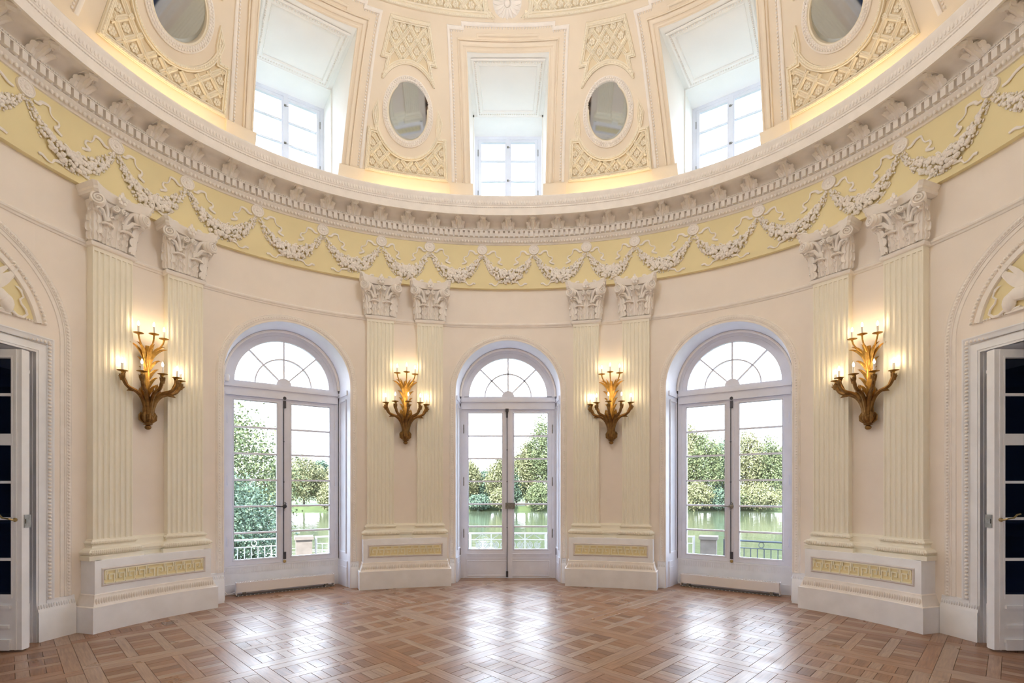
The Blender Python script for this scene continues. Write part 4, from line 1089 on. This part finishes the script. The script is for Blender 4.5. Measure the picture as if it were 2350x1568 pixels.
    m = M().box(x0, x1, ya, pa, .02, 2.78, mp=loc).box(x0, x1, pb, yb, .02, 2.78, mp=loc).box(x0, x1, pa, pb, .02, .52, mp=loc).box(x0, x1, pa, pb, 1.90, 2.005, mp=loc).box(x0, x1, pa, pb, 2.70, 2.78, mp=loc)
    m.box(x0-.03, x0, ya+.02, ya+.06, .02, 2.78, mp=loc)
    sa = obj('sash', m, MWD, d, smooth=0)
    m = M().box(x1, x1+.012, ya+.085, pb+.04, .49, .53, mp=loc).box(x1, x1+.02, ya+.095, pb+.05, .40, .43, mp=loc).box(x1, x1+.014, ya+.11, pb+.03, .22, .25, mp=loc).box(x1, x1+.022, ya+.09, pb+.05, .09, .12, mp=loc).box(x1, x1+.018, ya+.1, pb+.05, .02, .09, mp=loc)
    m.path([(pa, .52), (pb, .52), (pb, 2.70), (pa, 2.70)], [(.0, 0), (-.006, .006), (-.016, .006), (-.02, 0)], close=True, mp=lambda a, b, q: loc(x1+q, a, b))
    m.box(x1, x1+.008, ya+.045, ya+.06, .02, 2.78, mp=loc)
    obj('leaf_moulding', m, MWD, sa, smooth=0)
    for z in rz[1:-1]+r2[1:-1]: obj('muntin', M().box(x0+.012, x1-.004, pa, pb, z-.012, z+.012, mp=loc), MWD, sa, smooth=0)
    for zz in (rz, r2):
        for a, b in zip(zz, zz[1:]): obj('pane', M().box(-.492, -.488, pa, pb, a, b, mp=loc), MGLD2, sa, smooth=0)
    obj('lock_plate', M().box(x0-.02, x1-.02, ya-.006, ya+.001, 1.14, 1.26, mp=loc).box(x0+.005, x1-.03, ya-.012, ya-.005, 1.18, 1.22, mp=loc), MSTL, sa, smooth=0)
    m = M(); m.lathe([(0, 0), (.018, .0), (.02, .008), (.01, .014), (.009, .03), (0, .032)], (0, 0, 0), 10, mp=lambda x, y, z: loc(x1+z, ya+.055+x, 1.215+y)); m.tube([(x1+.03, ya+.055, 1.215), (x1+.05, ya+.07, 1.225), (x1+.05, ya+.13, 1.235), (x1+.05, ya+.16, 1.265), (x1+.05, ya+.19, 1.27)], lambda q: .008, 7, mp=loc)
    obj('lever_handle', m, MBRS, sa)
    for z in (.35, 1.4, 2.5): obj('hinge', M().lathe([(0, z-.07), (.01, z-.065), (.01, z+.065), (0, z+.07)], (-.535, yb, 0), 8, mp=loc), MSTL, sa)
    # winged sphinx relief in the lunette (only its rear shows at the picture edge)
    s = empty('sphinx_relief', None, 'white plaster relief of a winged creature with curling tail in yellow lunette, %s side doorway' % ('right' if h > 0 else 'left'), 'relief', 'lunette reliefs')
    for g in (-1,):
        wp = lambda x, y, z: wl(x*-1*-1, z, y)
        q = lambda u, z, hh=.02: (g*u, hh, z)
        m = M(); m.tube([q(*p) for p in ((.50, 3.17), (.532, 3.148), (.567, 3.125), (.615, 3.128), (.65, 3.165), (.638, 3.209), (.60, 3.249), (.588, 3.286), (.618, 3.319), (.605, 3.36))], lambda t: .016-.008*t, 7, mp=wp, flat=(1, .8)); obj('tail', m, MPL, s)
        m = M(); m.add(*(lambda b: ([wp(*p) for p in b.v], b.f))(blade([q(.605, 3.355), q(.60, 3.375), q(.575, 3.395), q(.545, 3.40)], .014))); obj('tail_tuft', m, MPL, s)
        m = M(); m.ball(q(.47, 3.21, .03), (.058, .04, .085), wp, 12, 8); m.tube([q(.50, 3.17), q(.50, 3.15), q(.44, 3.14), q(.38, 3.145)], lambda t: .022-.006*t, 8, mp=wp); obj('hind_leg', m, MPL, s)
        m = M(); m.tube([q(.46, 3.25, .02), q(.42, 3.27, .025), q(.34, 3.26, .03), (g*.26, .03, 3.28), (g*.20, .03, 3.36)], lambda t: .055+.012*math.sin(PI*t), 10, mp=wp, flat=(1, .6)); m.tube([(g*.22, .03, 3.28), (g*.2, .03, 3.2), (g*.17, .03, 3.14)], .03, 8, mp=wp); obj('body', m, MPL, s)
        m = M(); m.ball((g*.18, .035, 3.47), (.045, .035, .055), wp, 12, 8); m.tube([(g*.2, .03, 3.36), (g*.19, .03, 3.43)], .03, 8, mp=wp); obj('head', m, MPL, s)
        for kk, (tip, mid, wd) in enumerate((((.575, 3.575), (.50, 3.44), .05), ((.54, 3.50), (.46, 3.39), .05), ((.49, 3.43), (.42, 3.35), .045), ((.54, 3.60), (.44, 3.52), .028), ((.44, 3.37), (.39, 3.32), .04))):
            b = blade(bez(q(.33, 3.33), q((.33+mid[0])/2-.02, (3.33+mid[1])/2), q(*mid), q(*tip), 9), wd); b.v = [wp(*p) for p in b.v]; obj('wing_feather', b, MPL, s)
        m = M(); m.box(-.50, -.10, 0, .03, 3.115, 3.135, mp=wp); obj('plinth', m, MPL, s, smooth=0)
side_door(1, 13, 'door_2'); side_door(-1, 14, 'door_3')
# unseen chandelier added to brighten the hall, inferred from a mirror reflection
ch = empty('chandelier', Matrix.Translation((0, CY, 5.97)), 'unseen gilt ring chandelier above the picture, added to light the hall', 'chandelier')
m = M(); m.tube([(0, 0, .1), (0, 0, 2.02)], .012, 6).lathe([(0, -.05), (.05, -.02), (.07, .05), (.04, .12), (.03, .3), (.05, .4), (0, .42)], seg=14); obj('stem', m, MGLD, ch)
m = M(); m.tube([(.38*math.cos(t), .38*math.sin(t), .05) for t in lin(0, 2*PI, 41)], .018, 6, up=(0, 0, 1)); obj('ring', m, MGLD, ch)
gb = M().lathe([(0, 0), (.02, .005), (.036, .03), (.036, .05), (.02, .075), (0, .085)], seg=12).mesh('bulb', MCHB)
am = M().tube([(.03, 0, .05), (.2, 0, -.02), (.34, 0, .0), (.38, 0, .08)], .01, 6).mesh('arm', MGLD)
for k in range(16):
    a = obj('arm', am, parent=ch, mat4=Matrix.Rotation(2*PI*k/16, 4, 'Z')); obj('bulb', gb, parent=a, mat4=Matrix.Translation((.38, 0, .09)))
# room behind the viewer, seen through the open rear doorway
bk = empty('wall_rear_lobby', kind='structure')
m = M(); m.add([(-1.7, .3, 0), (1.7, .3, 0), (1.7, .3, 4.2), (-1.7, .3, 4.2), (-1.7, -3.2, 0), (1.7, -3.2, 0), (1.7, -3.2, 4.2), (-1.7, -3.2, 4.2)], [(0, 4, 7, 3), (1, 2, 6, 5), (4, 5, 6, 7), (3, 7, 6, 2)])
obj('lobby_shell', m, MW, bk, smooth=0)
m = M(); f = frame(HALF); op = arch_pts(RW, 0)
m.grid([[W(s_of_u(HALF, EW, u), EW, z) for u, z in op], [tuple(f @ Vector((u, .45, z))) for u, z in op]]); obj('lobby_reveal', m, MFW, bk)

# ------------------------------------------------------------------ parquet
def wood(name, stuff):
    m = bpy.data.materials.new(name); m.use_nodes = True; t = m.node_tree; b = t.nodes['Principled BSDF']; N = t.nodes.new; Lk = t.links.new
    if stuff:
        a = N('ShaderNodeAttribute'); a.attribute_name = 'gco'; vec = a.outputs['Vector']; a2 = N('ShaderNodeAttribute'); a2.attribute_name = 'tone'; tone = a2.outputs['Fac']
    else:
        tcx = N('ShaderNodeTexCoord'); oi = N('ShaderNodeObjectInfo'); va = N('ShaderNodeVectorMath'); va.operation = 'ADD'; cx = N('ShaderNodeVectorMath'); cx.operation = 'SCALE'; cx.inputs['Scale'].default_value = 37.0
        Lk(oi.outputs['Color'], cx.inputs[0]); Lk(tcx.outputs['Object'], va.inputs[0]); Lk(cx.outputs[0], va.inputs[1]); vec = va.outputs[0]
        sx = N('ShaderNodeSeparateXYZ'); Lk(oi.outputs['Color'], sx.inputs[0]); tone = sx.outputs[0]
    mp = N('ShaderNodeMapping'); mp.inputs['Scale'].default_value = (3, 38, 1); Lk(vec, mp.inputs['Vector'])
    n1 = N('ShaderNodeTexNoise'); n1.inputs['Scale'].default_value = 1.6; n1.inputs['Detail'].default_value = 5; n1.inputs['Distortion'].default_value = .35; Lk(mp.outputs[0], n1.inputs['Vector'])
    r = N('ShaderNodeValToRGB'); Lk(n1.outputs['Fac'], r.inputs[0]); r.color_ramp.elements[0].position = .25; r.color_ramp.elements[1].position = .75
    r.color_ramp.elements[0].color = (.21, .105, .052, 1); r.color_ramp.elements[1].color = (.42, .228, .118, 1)
    r2 = N('ShaderNodeValToRGB'); Lk(tone, r2.inputs[0]); r2.color_ramp.elements[0].color = (.62, .56, .54, 1); r2.color_ramp.elements[1].color = (1.35, 1.22, 1.12, 1)
    mx = N('ShaderNodeMixRGB'); mx.blend_type = 'MULTIPLY'; mx.inputs[0].default_value = 1; Lk(r.outputs[0], mx.inputs[1]); Lk(r2.outputs[0], mx.inputs[2]); gm = N('ShaderNodeMapRange'); gm.inputs[1].default_value = .42; gm.inputs[2].default_value = .72; gm.inputs[3].default_value = 0; gm.inputs[4].default_value = .75; Lk(tone, gm.inputs[0])
    r5 = N('ShaderNodeValToRGB'); Lk(n1.outputs['Fac'], r5.inputs[0]); r5.color_ramp.elements[0].position = .25; r5.color_ramp.elements[1].position = .75; r5.color_ramp.elements[0].color = (.27, .19, .14, 1); r5.color_ramp.elements[1].color = (.45, .335, .25, 1)
    m5 = N('ShaderNodeMixRGB'); Lk(gm.outputs[0], m5.inputs[0]); Lk(mx.outputs[0], m5.inputs[1]); Lk(r5.outputs[0], m5.inputs[2]); Lk(m5.outputs[0], b.inputs['Base Color'])
    g = N('ShaderNodeNewGeometry'); n3 = N('ShaderNodeTexNoise'); n3.inputs['Scale'].default_value = 2.2; n3.inputs['Detail'].default_value = 6; Lk(g.outputs['Position'], n3.inputs['Vector'])
    rr_ = N('ShaderNodeMapRange'); rr_.inputs[1].default_value = .3; rr_.inputs[2].default_value = .7; rr_.inputs[3].default_value = .25; rr_.inputs[4].default_value = .44; Lk(n3.outputs['Fac'], rr_.inputs[0]); Lk(rr_.outputs[0], b.inputs['Roughness'])
    bp = N('ShaderNodeBump'); bp.inputs['Strength'].default_value = .05; bp.inputs['Distance'].default_value = .003; Lk(n1.outputs['Fac'], bp.inputs['Height']); Lk(bp.outputs[0], b.inputs['Normal'])
    b.inputs['Specular IOR Level'].default_value = .75
    return m
MFP = wood('parquet_piece', False); MFS = wood('parquet_rest', True)
MSUB = paint('subfloor', (.03, .018, .01), .8, .1)
fl = M(); fl.add([(-6, -3.3, -.012), (6, -3.3, -.012), (6, 8.6, -.012), (-6, 8.6, -.012)], [(0, 1, 2, 3)])
FLO = obj('floor', fl, MSUB, kind='structure', smooth=0)
SD = .994; FW = .115; ST = .085; IN = SD-2*FW; FL = (IN-2*ST)/3
pieces = []   # cx, cy, length, width, angle, tone bias
def panel(px, py, rot):
    ca, sa = math.cos(rot), math.sin(rot)
    def add(x, y, l, w_, a, tb=0): pieces.append((px+x*ca-y*sa, py+x*sa+y*ca, l, w_, rot+a, tb))
    h = SD/2
    for k in range(4):
        a = k*PI/2; x, y = -FW/2, -(h-FW/2); add(x*math.cos(a)-y*math.sin(a), x*math.sin(a)+y*math.cos(a), SD-FW, FW, a, .16)
    p = [-(FL+ST), 0, FL+ST]
    for x in (-(FL+ST)/2, (FL+ST)/2): add(x, 0, IN, ST, PI/2, .22)
    for y in (-(FL+ST)/2, (FL+ST)/2):
        for x in p: add(x, y, FL, ST, 0, .22)
    for i, x in enumerate(p):
        for j, y in enumerate(p):
            for k in (-.5, .5): add(x, y+k*FL/2, FL, FL/2, 0, -.14)
HD = SD/math.sqrt(2)
for i in range(-9, 10):
    for j in range(-9, 10):
        if (i+j) % 2: continue
        x, y = i*HD, CY+j*HD
        if abs(x) < 5.9 and -1 < y < 8.9: panel(x, y, PI/4+((i//2+j) % 2)*PI/2)
def edge(x, y):
    # signed distance inside the oval (positive inside), coarse
    v = (abs(x)/A)**NP+(abs(y-CY)/B)**NP
    return (1-v**(1/NP))*min(A, B)
pieces = [p for p in pieces if edge(p[0], p[1]) > -.3 or (abs(p[0]) < .8 and p[1] < .5 and p[1] > -2.5) or (abs(p[0]) > 4.5 and abs(p[1]-CY) < .72 and abs(p[0]) < 5.6)]
def area(p):
    x, y = p[0], p[1]
    if y < 3.7: return 0
    px = 1166+1154*x/y; py = 1122+1154*1.5/y
    if not (-30 < px < 2380 and py < 1585): return 0
    if edge(x, y) < .0: return 0
    return p[2]*p[3]/y**3
order = sorted(range(len(pieces)), key=lambda i: -area(pieces[i])); near = set(order[:300])
rp_ = random.Random(5); shared = {}
stm = M(); gco = []; tone = []
def brick(l, w_):
    m = M(); g = .0012; a, b = l/2-g, w_/2-g; c = .0012
    m.add([(-a, -b, -.010), (a, -b, -.010), (a, b, -.010), (-a, b, -.010), (-a, -b, -c), (a, -b, -c), (a, b, -c), (-a, b, -c), (-a+c, -b+c, 0), (a-c, -b+c, 0), (a-c, b-c, 0), (-a+c, b-c, 0)],
          [(0, 1, 5, 4), (1, 2, 6, 5), (2, 3, 7, 6), (3, 0, 4, 7), (4, 5, 9, 8), (5, 6, 10, 9), (6, 7, 11, 10), (7, 4, 8, 11), (8, 9, 10, 11)])
    return m
for i, (x, y, l, w_, a, tb) in enumerate(pieces):
    t = min(1, max(0, .45+tb+rp_.gauss(0, .14))); dz = rp_.uniform(-.0006, .0004); ax, ay = rp_.gauss(0, .0022), rp_.gauss(0, .0022)
    mt = Matrix.Translation((x, y, dz)) @ Matrix.Rotation(a, 4, 'Z') @ Matrix.Rotation(ax, 4, 'X') @ Matrix.Rotation(ay*w_/l, 4, 'Y')
    k = (round(l, 3), round(w_, 3))
    if i in near:
        if k not in shared: shared[k] = brick(l, w_).mesh('parquet_block', MFP, 0)
        o = obj('parquet_block', shared[k], parent=FLO, mat4=mt); o.color = (t, rp_.random(), rp_.random(), 1)
    else:
        q = brick(l, w_); off = (rp_.random()*40, rp_.random()*40)
        gco += [(p[0]+off[0], p[1]+off[1], 0) for p in q.v]; tone += [t]*len(q.v); stm.add([tuple(mt @ Vector(p)) for p in q.v], q.f)
def attrs(me):
    at = me.attributes.new('gco', 'FLOAT_VECTOR', 'POINT'); at.data.foreach_set('vector', [c for v in gco for c in v])
    at = me.attributes.new('tone', 'FLOAT', 'POINT'); at.data.foreach_set('value', tone)
# threshold boards in the window bays
for sc in (0, -SWIN, SWIN):
    f = frame(sc)
    for x, y, l, w_, a in ((0, .03, 1.66, .10, 0), (0, .135, 1.63, .10, 0), (0, .24, 1.62, .10, 0), (0, .345, 1.61, .10, 0), (0, .43, 1.6, .06, 0)):
        q = brick(l, w_); off = rp_.random()*40; gco += [(p[0]+off, p[1]+off, 0) for p in q.v]; tone += [.35+.3*rp_.random()]*len(q.v)
        mt = f @ Matrix.Translation((x, y, .0008)); stm.add([tuple(mt @ Vector(p)) for p in q.v], q.f)
me = stm.mesh('parquet_remainder', MFS, 0); attrs(me); obj('parquet_remainder', me, parent=FLO, kind='stuff')

# ------------------------------------------------------------------ terrace, railing, lake, trees
MTER = paint('terrace_stone', (.22, .20, .18), .7, .1, 2)
MSTN = paint('pillar_stone', (.20, .17, .15), .8, .2, 6)
MRWH = paint('railing_white', (.5, .5, .49), .5, .03)
MRGR = paint('railing_grey', (.075, .09, .11), .5, .03)
ZT = -.62
ter = M(); tp = [(-9, 8.55), (9, 8.55), (9, 7.6), (8.2, 8.6), (7, 9.5), (5.6, 10.4), (4.4, 11.1), (3, 11.8), (0, 12.2), (-3, 11.8), (-4.4, 11.1), (-5.6, 10.4), (-7, 9.5), (-8.2, 8.6), (-9, 7.6)]
tp = tp[2:]+[(-9, 6.5), (-5.2, 7.0), (-3.9, 8.0), (-2, 8.55), (2, 8.55), (3.9, 8.0), (5.2, 7.0), (9, 6.5)]
ter.add([(x, y, ZT) for x, y in tp]+[(x, y, ZT-.4) for x, y in tp], [tuple(range(len(tp))), tuple(range(2*len(tp)-1, len(tp)-1, -1))]+[(i, (i+1) % len(tp), len(tp)+(i+1) % len(tp), len(tp)+i) for i in range(len(tp))])
obj('ground_terrace', ter, MTER, kind='structure', smooth=0)
RL = [(-7.6, 8.85), (-6.6, 9.6), (-5.6, 10.25), (-4.68, 10.82)], [(-4.22, 11.05), (-3, 11.5), (-1.5, 11.85), (-.9, 11.9)], [(-.9, 11.9), (0, 11.95), (.9, 11.9)], [(.9, 11.9), (1.5, 11.85), (3, 11.5), (4.1, 11.1)], [(4.66, 10.82), (5.6, 10.25), (6.6, 9.6), (7.6, 8.85)]
def along(p, step):
    L = [0]
    for a, b in zip(p, p[1:]): L.append(L[-1]+math.dist(a, b))
    n = max(1, int(L[-1]/step)); return [(float(np.interp(d, L, [q[0] for q in p])), float(np.interp(d, L, [q[1] for q in p]))) for d in lin(0, L[-1], n+1)]
labs = ['white iron railing with rings before the near tree, outside the motion sensor window', 'white iron railing curving between its stone pillar and the middle scrollwork',
        'white scrolled wrought-iron balcony railing outside the glazed double door', 'white iron railing between the middle scrollwork and the farther stone pillar', 'dark grey iron railing beyond the stone pillar outside the window with steel handle']
for k, (p, lab) in enumerate(zip(RL, labs)):
    mat = MRGR if k == 4 else MRWH; r = empty('railing', None, lab, 'railing', 'terrace railings'); zt = .44 if k != 4 else .40
    m = M(); m.tube([(x, y, zt) for x, y in along(p, .3)], .022, 6, up=(0, 0, 1)); obj('handrail', m, mat, r)
    m = M(); m.tube([(x, y, zt-.15) for x, y in along(p, .3)], .012, 6, up=(0, 0, 1)); obj('rail', m, mat, r)
    m = M(); m.tube([(x, y, ZT+.08) for x, y in along(p, .3)], .012, 6, up=(0, 0, 1)); obj('rail', m, mat, r)
    if k != 2:
        bs = M().tube([(0, 0, ZT), (0, 0, zt-.15)], .011, 6).mesh('baluster', mat)
        for x, y in along(p, .125): obj('baluster', bs, parent=r, mat4=Matrix.Translation((x, y, 0)))
        rg = M(); rg.tube([(.055*math.cos(a), 0, zt-.075+.055*math.sin(a)) for a in lin(0, 2*PI, 17)], .008, 5); rg = rg.mesh('ring', mat)
        for x, y in along(p, .62)[1:-1]: obj('ring', rg, parent=r, mat4=Matrix.Translation((x, y, 0)))
        ps = M().box(-.02, .02, -.02, .02, ZT, zt+.02).mesh('post', mat, 0)
        for x, y in along(p, 1.3): obj('post', ps, parent=r, mat4=Matrix.Translation((x, y, 0)))
    else:
        sp_ = lambda x, z, r0, g, ph=0: [(x+g*r0*(1-t*.85)*math.cos(ph+t*4.2*PI), 0, z+r0*(1-t*.85)*math.sin(ph+t*4.2*PI)) for t in lin(0, 1, 30)]
        m = M()
        for x0 in (-.6, -.2, .2, .6):
            for g in (-1, 1):
                m.tube(sp_(x0+g*.10, .16, .085, g, PI/2), .011, 5); m.tube(sp_(x0+g*.10, -.18, .10, g, -PI/2), .011, 5)
                m.tube(bez((x0+g*.18, 0, .25), (x0+g*.02, 0, .05), (x0+g*.02, 0, -.05), (x0+g*.19, 0, -.30), 12), .010, 5)
                m.tube([(x0+g*.2, 0, .29), (x0, 0, .43)], .009, 5); m.tube([(x0-g*.02, 0, -.45), (x0+g*.2, 0, -.28)], .01, 5)
        m.v = [(x, 11.95-abs(x)*.05, z) for x, y, z in m.v]; obj('scrollwork', m, mat, r)
        for x in (-.88, -.4, 0, .4, .88): obj('post', M().box(x-.013, x+.013, 11.90, 11.93, ZT, .43), mat, r, smooth=0)
for x, y, lab in ((-4.45, 10.95, 'square stone terrace pillar behind the sash bar of the window with the motion sensor'), (4.38, 10.98, 'square stone terrace pillar outside the window with the steel handle')):
    r = empty('stone_pillar', Matrix.Translation((x, y, 0)) @ Matrix.Rotation(-.45 if x > 0 else .45, 4, 'Z'), lab, 'pillar', 'terrace pillars')
    obj('pillar_shaft', M().box(-.16, .16, -.16, .16, ZT, .40), MSTN, r, smooth=0); obj('pillar_cap', M().box(-.19, .19, -.19, .19, .40, .47), MSTN, r, smooth=0)
wm = bpy.data.materials.new('lake_water'); wm.use_nodes = True; _t2 = wm.node_tree; _b = _t2.nodes['Principled BSDF']
_b.inputs['Base Color'].default_value = (.06, .074, .044, 1); _b.inputs['Roughness'].default_value = .06; _b.inputs['Specular IOR Level'].default_value = .16
_n = _t2.nodes.new('ShaderNodeTexNoise'); _n.inputs['Scale'].default_value = .6; _n.inputs['Detail'].default_value = 4; _c = _t2.nodes.new('ShaderNodeTexCoord'); _t2.links.new(_c.outputs['Object'], _n.inputs['Vector'])
_p = _t2.nodes.new('ShaderNodeBump'); _p.inputs['Strength'].default_value = .12; _p.inputs['Distance'].default_value = .3; _t2.links.new(_n.outputs['Fac'], _p.inputs['Height']); _t2.links.new(_p.outputs[0], _b.inputs['Normal'])
ZL = -3.2
obj('lake', M().add([(-160, 14, ZL), (160, 14, ZL), (160, 108, ZL), (-160, 108, ZL)], [(0, 1, 2, 3)]), wm, kind='structure', smooth=0)
MGRS = paint('bank_grass', (.06, .085, .03), .9, .3, .5)
obj('ground_bank', M().add([(-400, -300, ZL-.6), (400, -300, ZL-.6), (400, 14, ZL-.6), (-400, 14, ZL-.6), (-400, 107, ZL-.3), (400, 107, ZL-.3), (400, 109, ZL+.9), (-400, 109, ZL+.9), (-400, 600, 4), (400, 600, 4)], [(0, 1, 2, 3), (4, 5, 6, 7), (7, 6, 9, 8)]), MGRS, kind='structure', smooth=0)
obj('ground_shore', M().add([(-60, 12, ZL+.5), (-14, 14, ZL+.5), (-11.5, 20, ZL+.1), (-11.8, 30, ZL-.1), (-60, 44, ZL+.3)], [(0, 1, 2, 3, 4)]), MGRS, kind='structure', smooth=0)
def leafmat(name, c0, c1):
    m = bpy.data.materials.new(name); m.use_nodes = True; t = m.node_tree; b = t.nodes['Principled BSDF']; b.inputs['Roughness'].default_value = .6; b.inputs['Specular IOR Level'].default_value = .15
    g = t.nodes.new('ShaderNodeNewGeometry'); r = t.nodes.new('ShaderNodeValToRGB'); t.links.new(g.outputs['Random Per Island'], r.inputs[0])
    r.color_ramp.elements[0].color = (*c0, 1); r.color_ramp.elements[1].color = (*c1, 1); t.links.new(r.outputs[0], b.inputs['Base Color']); return m
LM = [leafmat('leaves_green', (.085, .11, .06), (.17, .20, .095)), leafmat('leaves_olive', (.13, .14, .07), (.23, .23, .125)), leafmat('leaves_blue_green', (.065, .105, .085), (.13, .185, .12))]
MBRK = paint('bark', (.06, .05, .04), .9, .3, 4)
def tree(x, y, z0, h, wd, mat, n, leafs, lab, cat='tree', seed=1, skirt=.12, group='trees across the lake'):
    rg = np.random.default_rng(seed); r = empty('lakeside_tree' if cat == 'tree' else 'lakeside_shrub', Matrix.Translation((x, y, z0)), lab, cat, group)
    m = M(); m.tube([(0, 0, 0), (.01*h, 0, h*.35), (-.01*h, 0, h*.75)], lambda t: h*.022*(1-.75*t), 7)
    for k in range(6):
        a = k*1.1; m.tube([(0, 0, h*(.3+.07*k)), (wd*.18*math.cos(a), wd*.18*math.sin(a), h*(.42+.08*k)), (wd*.34*math.cos(a), wd*.34*math.sin(a), h*(.5+.08*k))], lambda t: h*.009*(1-.7*t), 5)
    obj('trunk', m, MBRK, r)
    nc = n//26; d = rg.normal(size=(nc, 3)); d /= np.linalg.norm(d, axis=1)[:, None]; rad = rg.random(nc)**.35
    zc = d[:, 2]*rad; prof_ = 1-.35*np.clip(zc, 0, 1)**2
    C = np.stack([d[:, 0]*rad*wd*.46*prof_, d[:, 1]*rad*wd*.46*prof_, h*(skirt+(1-skirt)*.5)+zc*h*(1-skirt)*.47], 1)
    P = np.repeat(C, 26, 0)+rg.normal(size=(nc*26, 3))*np.array([wd, wd, h*.8])*.055
    k = len(P); nrm = rg.normal(size=(k, 3)); nrm[:, 2] += .4; nrm /= np.linalg.norm(nrm, axis=1)[:, None]
    a = np.cross(nrm, rg.normal(size=(k, 3))); a /= np.linalg.norm(a, axis=1)[:, None]; b = np.cross(nrm, a); s = (leafs*(.6+.8*rg.random(k)))[:, None]
    v = np.stack([P-a*s, P+b*s*.55, P+a*s, P-b*s*.55], 1).reshape(-1, 3)
    me = bpy.data.meshes.new('foliage'); me.vertices.add(4*k); me.vertices.foreach_set('co', v.astype(np.float32).ravel()); me.loops.add(4*k); me.loops.foreach_set('vertex_index', np.arange(4*k, dtype=np.int32)); me.polygons.add(k); me.polygons.foreach_set('loop_start', np.arange(0, 4*k, 4, dtype=np.int32)); me.update(calc_edges=True)
    me.materials.append(mat); obj('foliage', me, parent=r, kind='stuff')
T = [(650, 80, 1060, 112, 0), (697, 75, 1046, 110, 1), (735, 55, 1056, 116, 2), (765, 60, 1070, 112, 1), (810, 80, 1050, 114, 0), (880, 90, 1040, 114, 1), (960, 90, 1035, 114, 0), (1030, 80, 1045, 116, 2),
     (1080, 45, 1058, 118, 1), (1112, 55, 1082, 120, 2), (1148, 60, 1052, 114, 1), (1185, 50, 1058, 112, 2), (1208, 55, 1012, 111, 1), (1243, 62, 955, 110, 0), (1275, 55, 1000, 112, 1), (1330, 80, 1000, 114, 0), (1400, 90, 1010, 114, 2), (1480, 90, 985, 113, 1), (1545, 70, 975, 112, 0),
     (1583, 50, 970, 110, 1), (1618, 75, 990, 108, 0), (1660, 60, 1003, 112, 2), (1712, 66, 984, 110, 1), (1765, 62, 1000, 109, 0), (1810, 60, 1020, 112, 1), (1870, 90, 1000, 114, 2)]
kinds = ['mid green', 'olive yellow', 'blue green']
VIEW = (('the window with the motion sensor', 660, 800), ('the glazed double door', 1050, 1295), ('the window with the steel handle', 1555, 1830))
NUM = ['first', 'second', 'third', 'fourth', 'fifth', 'sixth', 'seventh']
cnt = {}
def spot(px):
    for nm, a, b in VIEW:
        if a < px < b: return nm
hid = []
for i, (px, wpx, top, d, k) in enumerate(T):
    x = (px-1166)/1154*d; wd = wpx/1154*d*1.25; h = 1.5+(1122-top)/1154*d-(ZL+.6); v = spot(px)
    if not v: hid.append((x, d, h, wd)); continue
    c = cnt.get(v, 0); cnt[v] = c+1
    tree(x, d, ZL+.6, h, wd, LM[k], 10400, .20, '%s tree across the lake, %s from left through %s' % (kinds[k], NUM[c], v), seed=i+1)
rg = np.random.default_rng(77); m = M()
for x, d, h, wd in hid:
    for k in range(1500):
        u = rg.normal(size=3); u /= np.linalg.norm(u); u *= rg.random()**.35
        p = Vector((x+u[0]*wd*.5, d+u[1]*wd*.5, ZL+.6+h*.55+u[2]*h*.45)); a = Vector(rg.normal(size=3)).normalized()*.35; b = a.cross(Vector(rg.normal(size=3))).normalized()*.22
        m.add([p-a, p+b, p+a, p-b], [(0, 1, 2, 3)])
tag(obj('woodland', m, LM[0], smooth=0), 'green woodland behind the walls between the tall windows', None, None, 'stuff')
cnt = {}
for i, (px, wpx, top, d, k) in enumerate([(760, 60, 1110, 105, 1), (1100, 60, 1135, 107, 2), (1150, 50, 1120, 106, 1), (1240, 70, 1110, 106, 0), (1600, 70, 1105, 106, 1), (1650, 50, 1120, 106, 2), (1690, 60, 1130, 107, 0), (1745, 110, 1108, 106, 1)]):
    x = (px-1166)/1154*d; wd = wpx/1154*d*1.1; h = 1.5+(1122-top)/1154*d-(ZL+.2); v = spot(px); c = cnt.get(v, 0); cnt[v] = c+1
    tree(x, d, ZL+.2, h, wd, LM[k], 6000, .19, 'low %s waterside shrub, %s from left through %s' % (kinds[k], NUM[c], v), 'shrub', 60+i, 0.0, 'shrubs at the water edge')
tree(-15.4, 25.5, ZL+.3, 9.3, 9.0, LM[0], 34000, .085, 'tall leafy near tree filling the left pane column of the window with the motion sensor', seed=91, skirt=.0, group='near trees')
tree(-12.6, 22.0, ZL+.3, 5.2, 5.5, LM[2], 26000, .065, 'bright green near shrub behind the white railing, below the tall near tree', 'shrub', 93, 0.0, 'near shrubs')
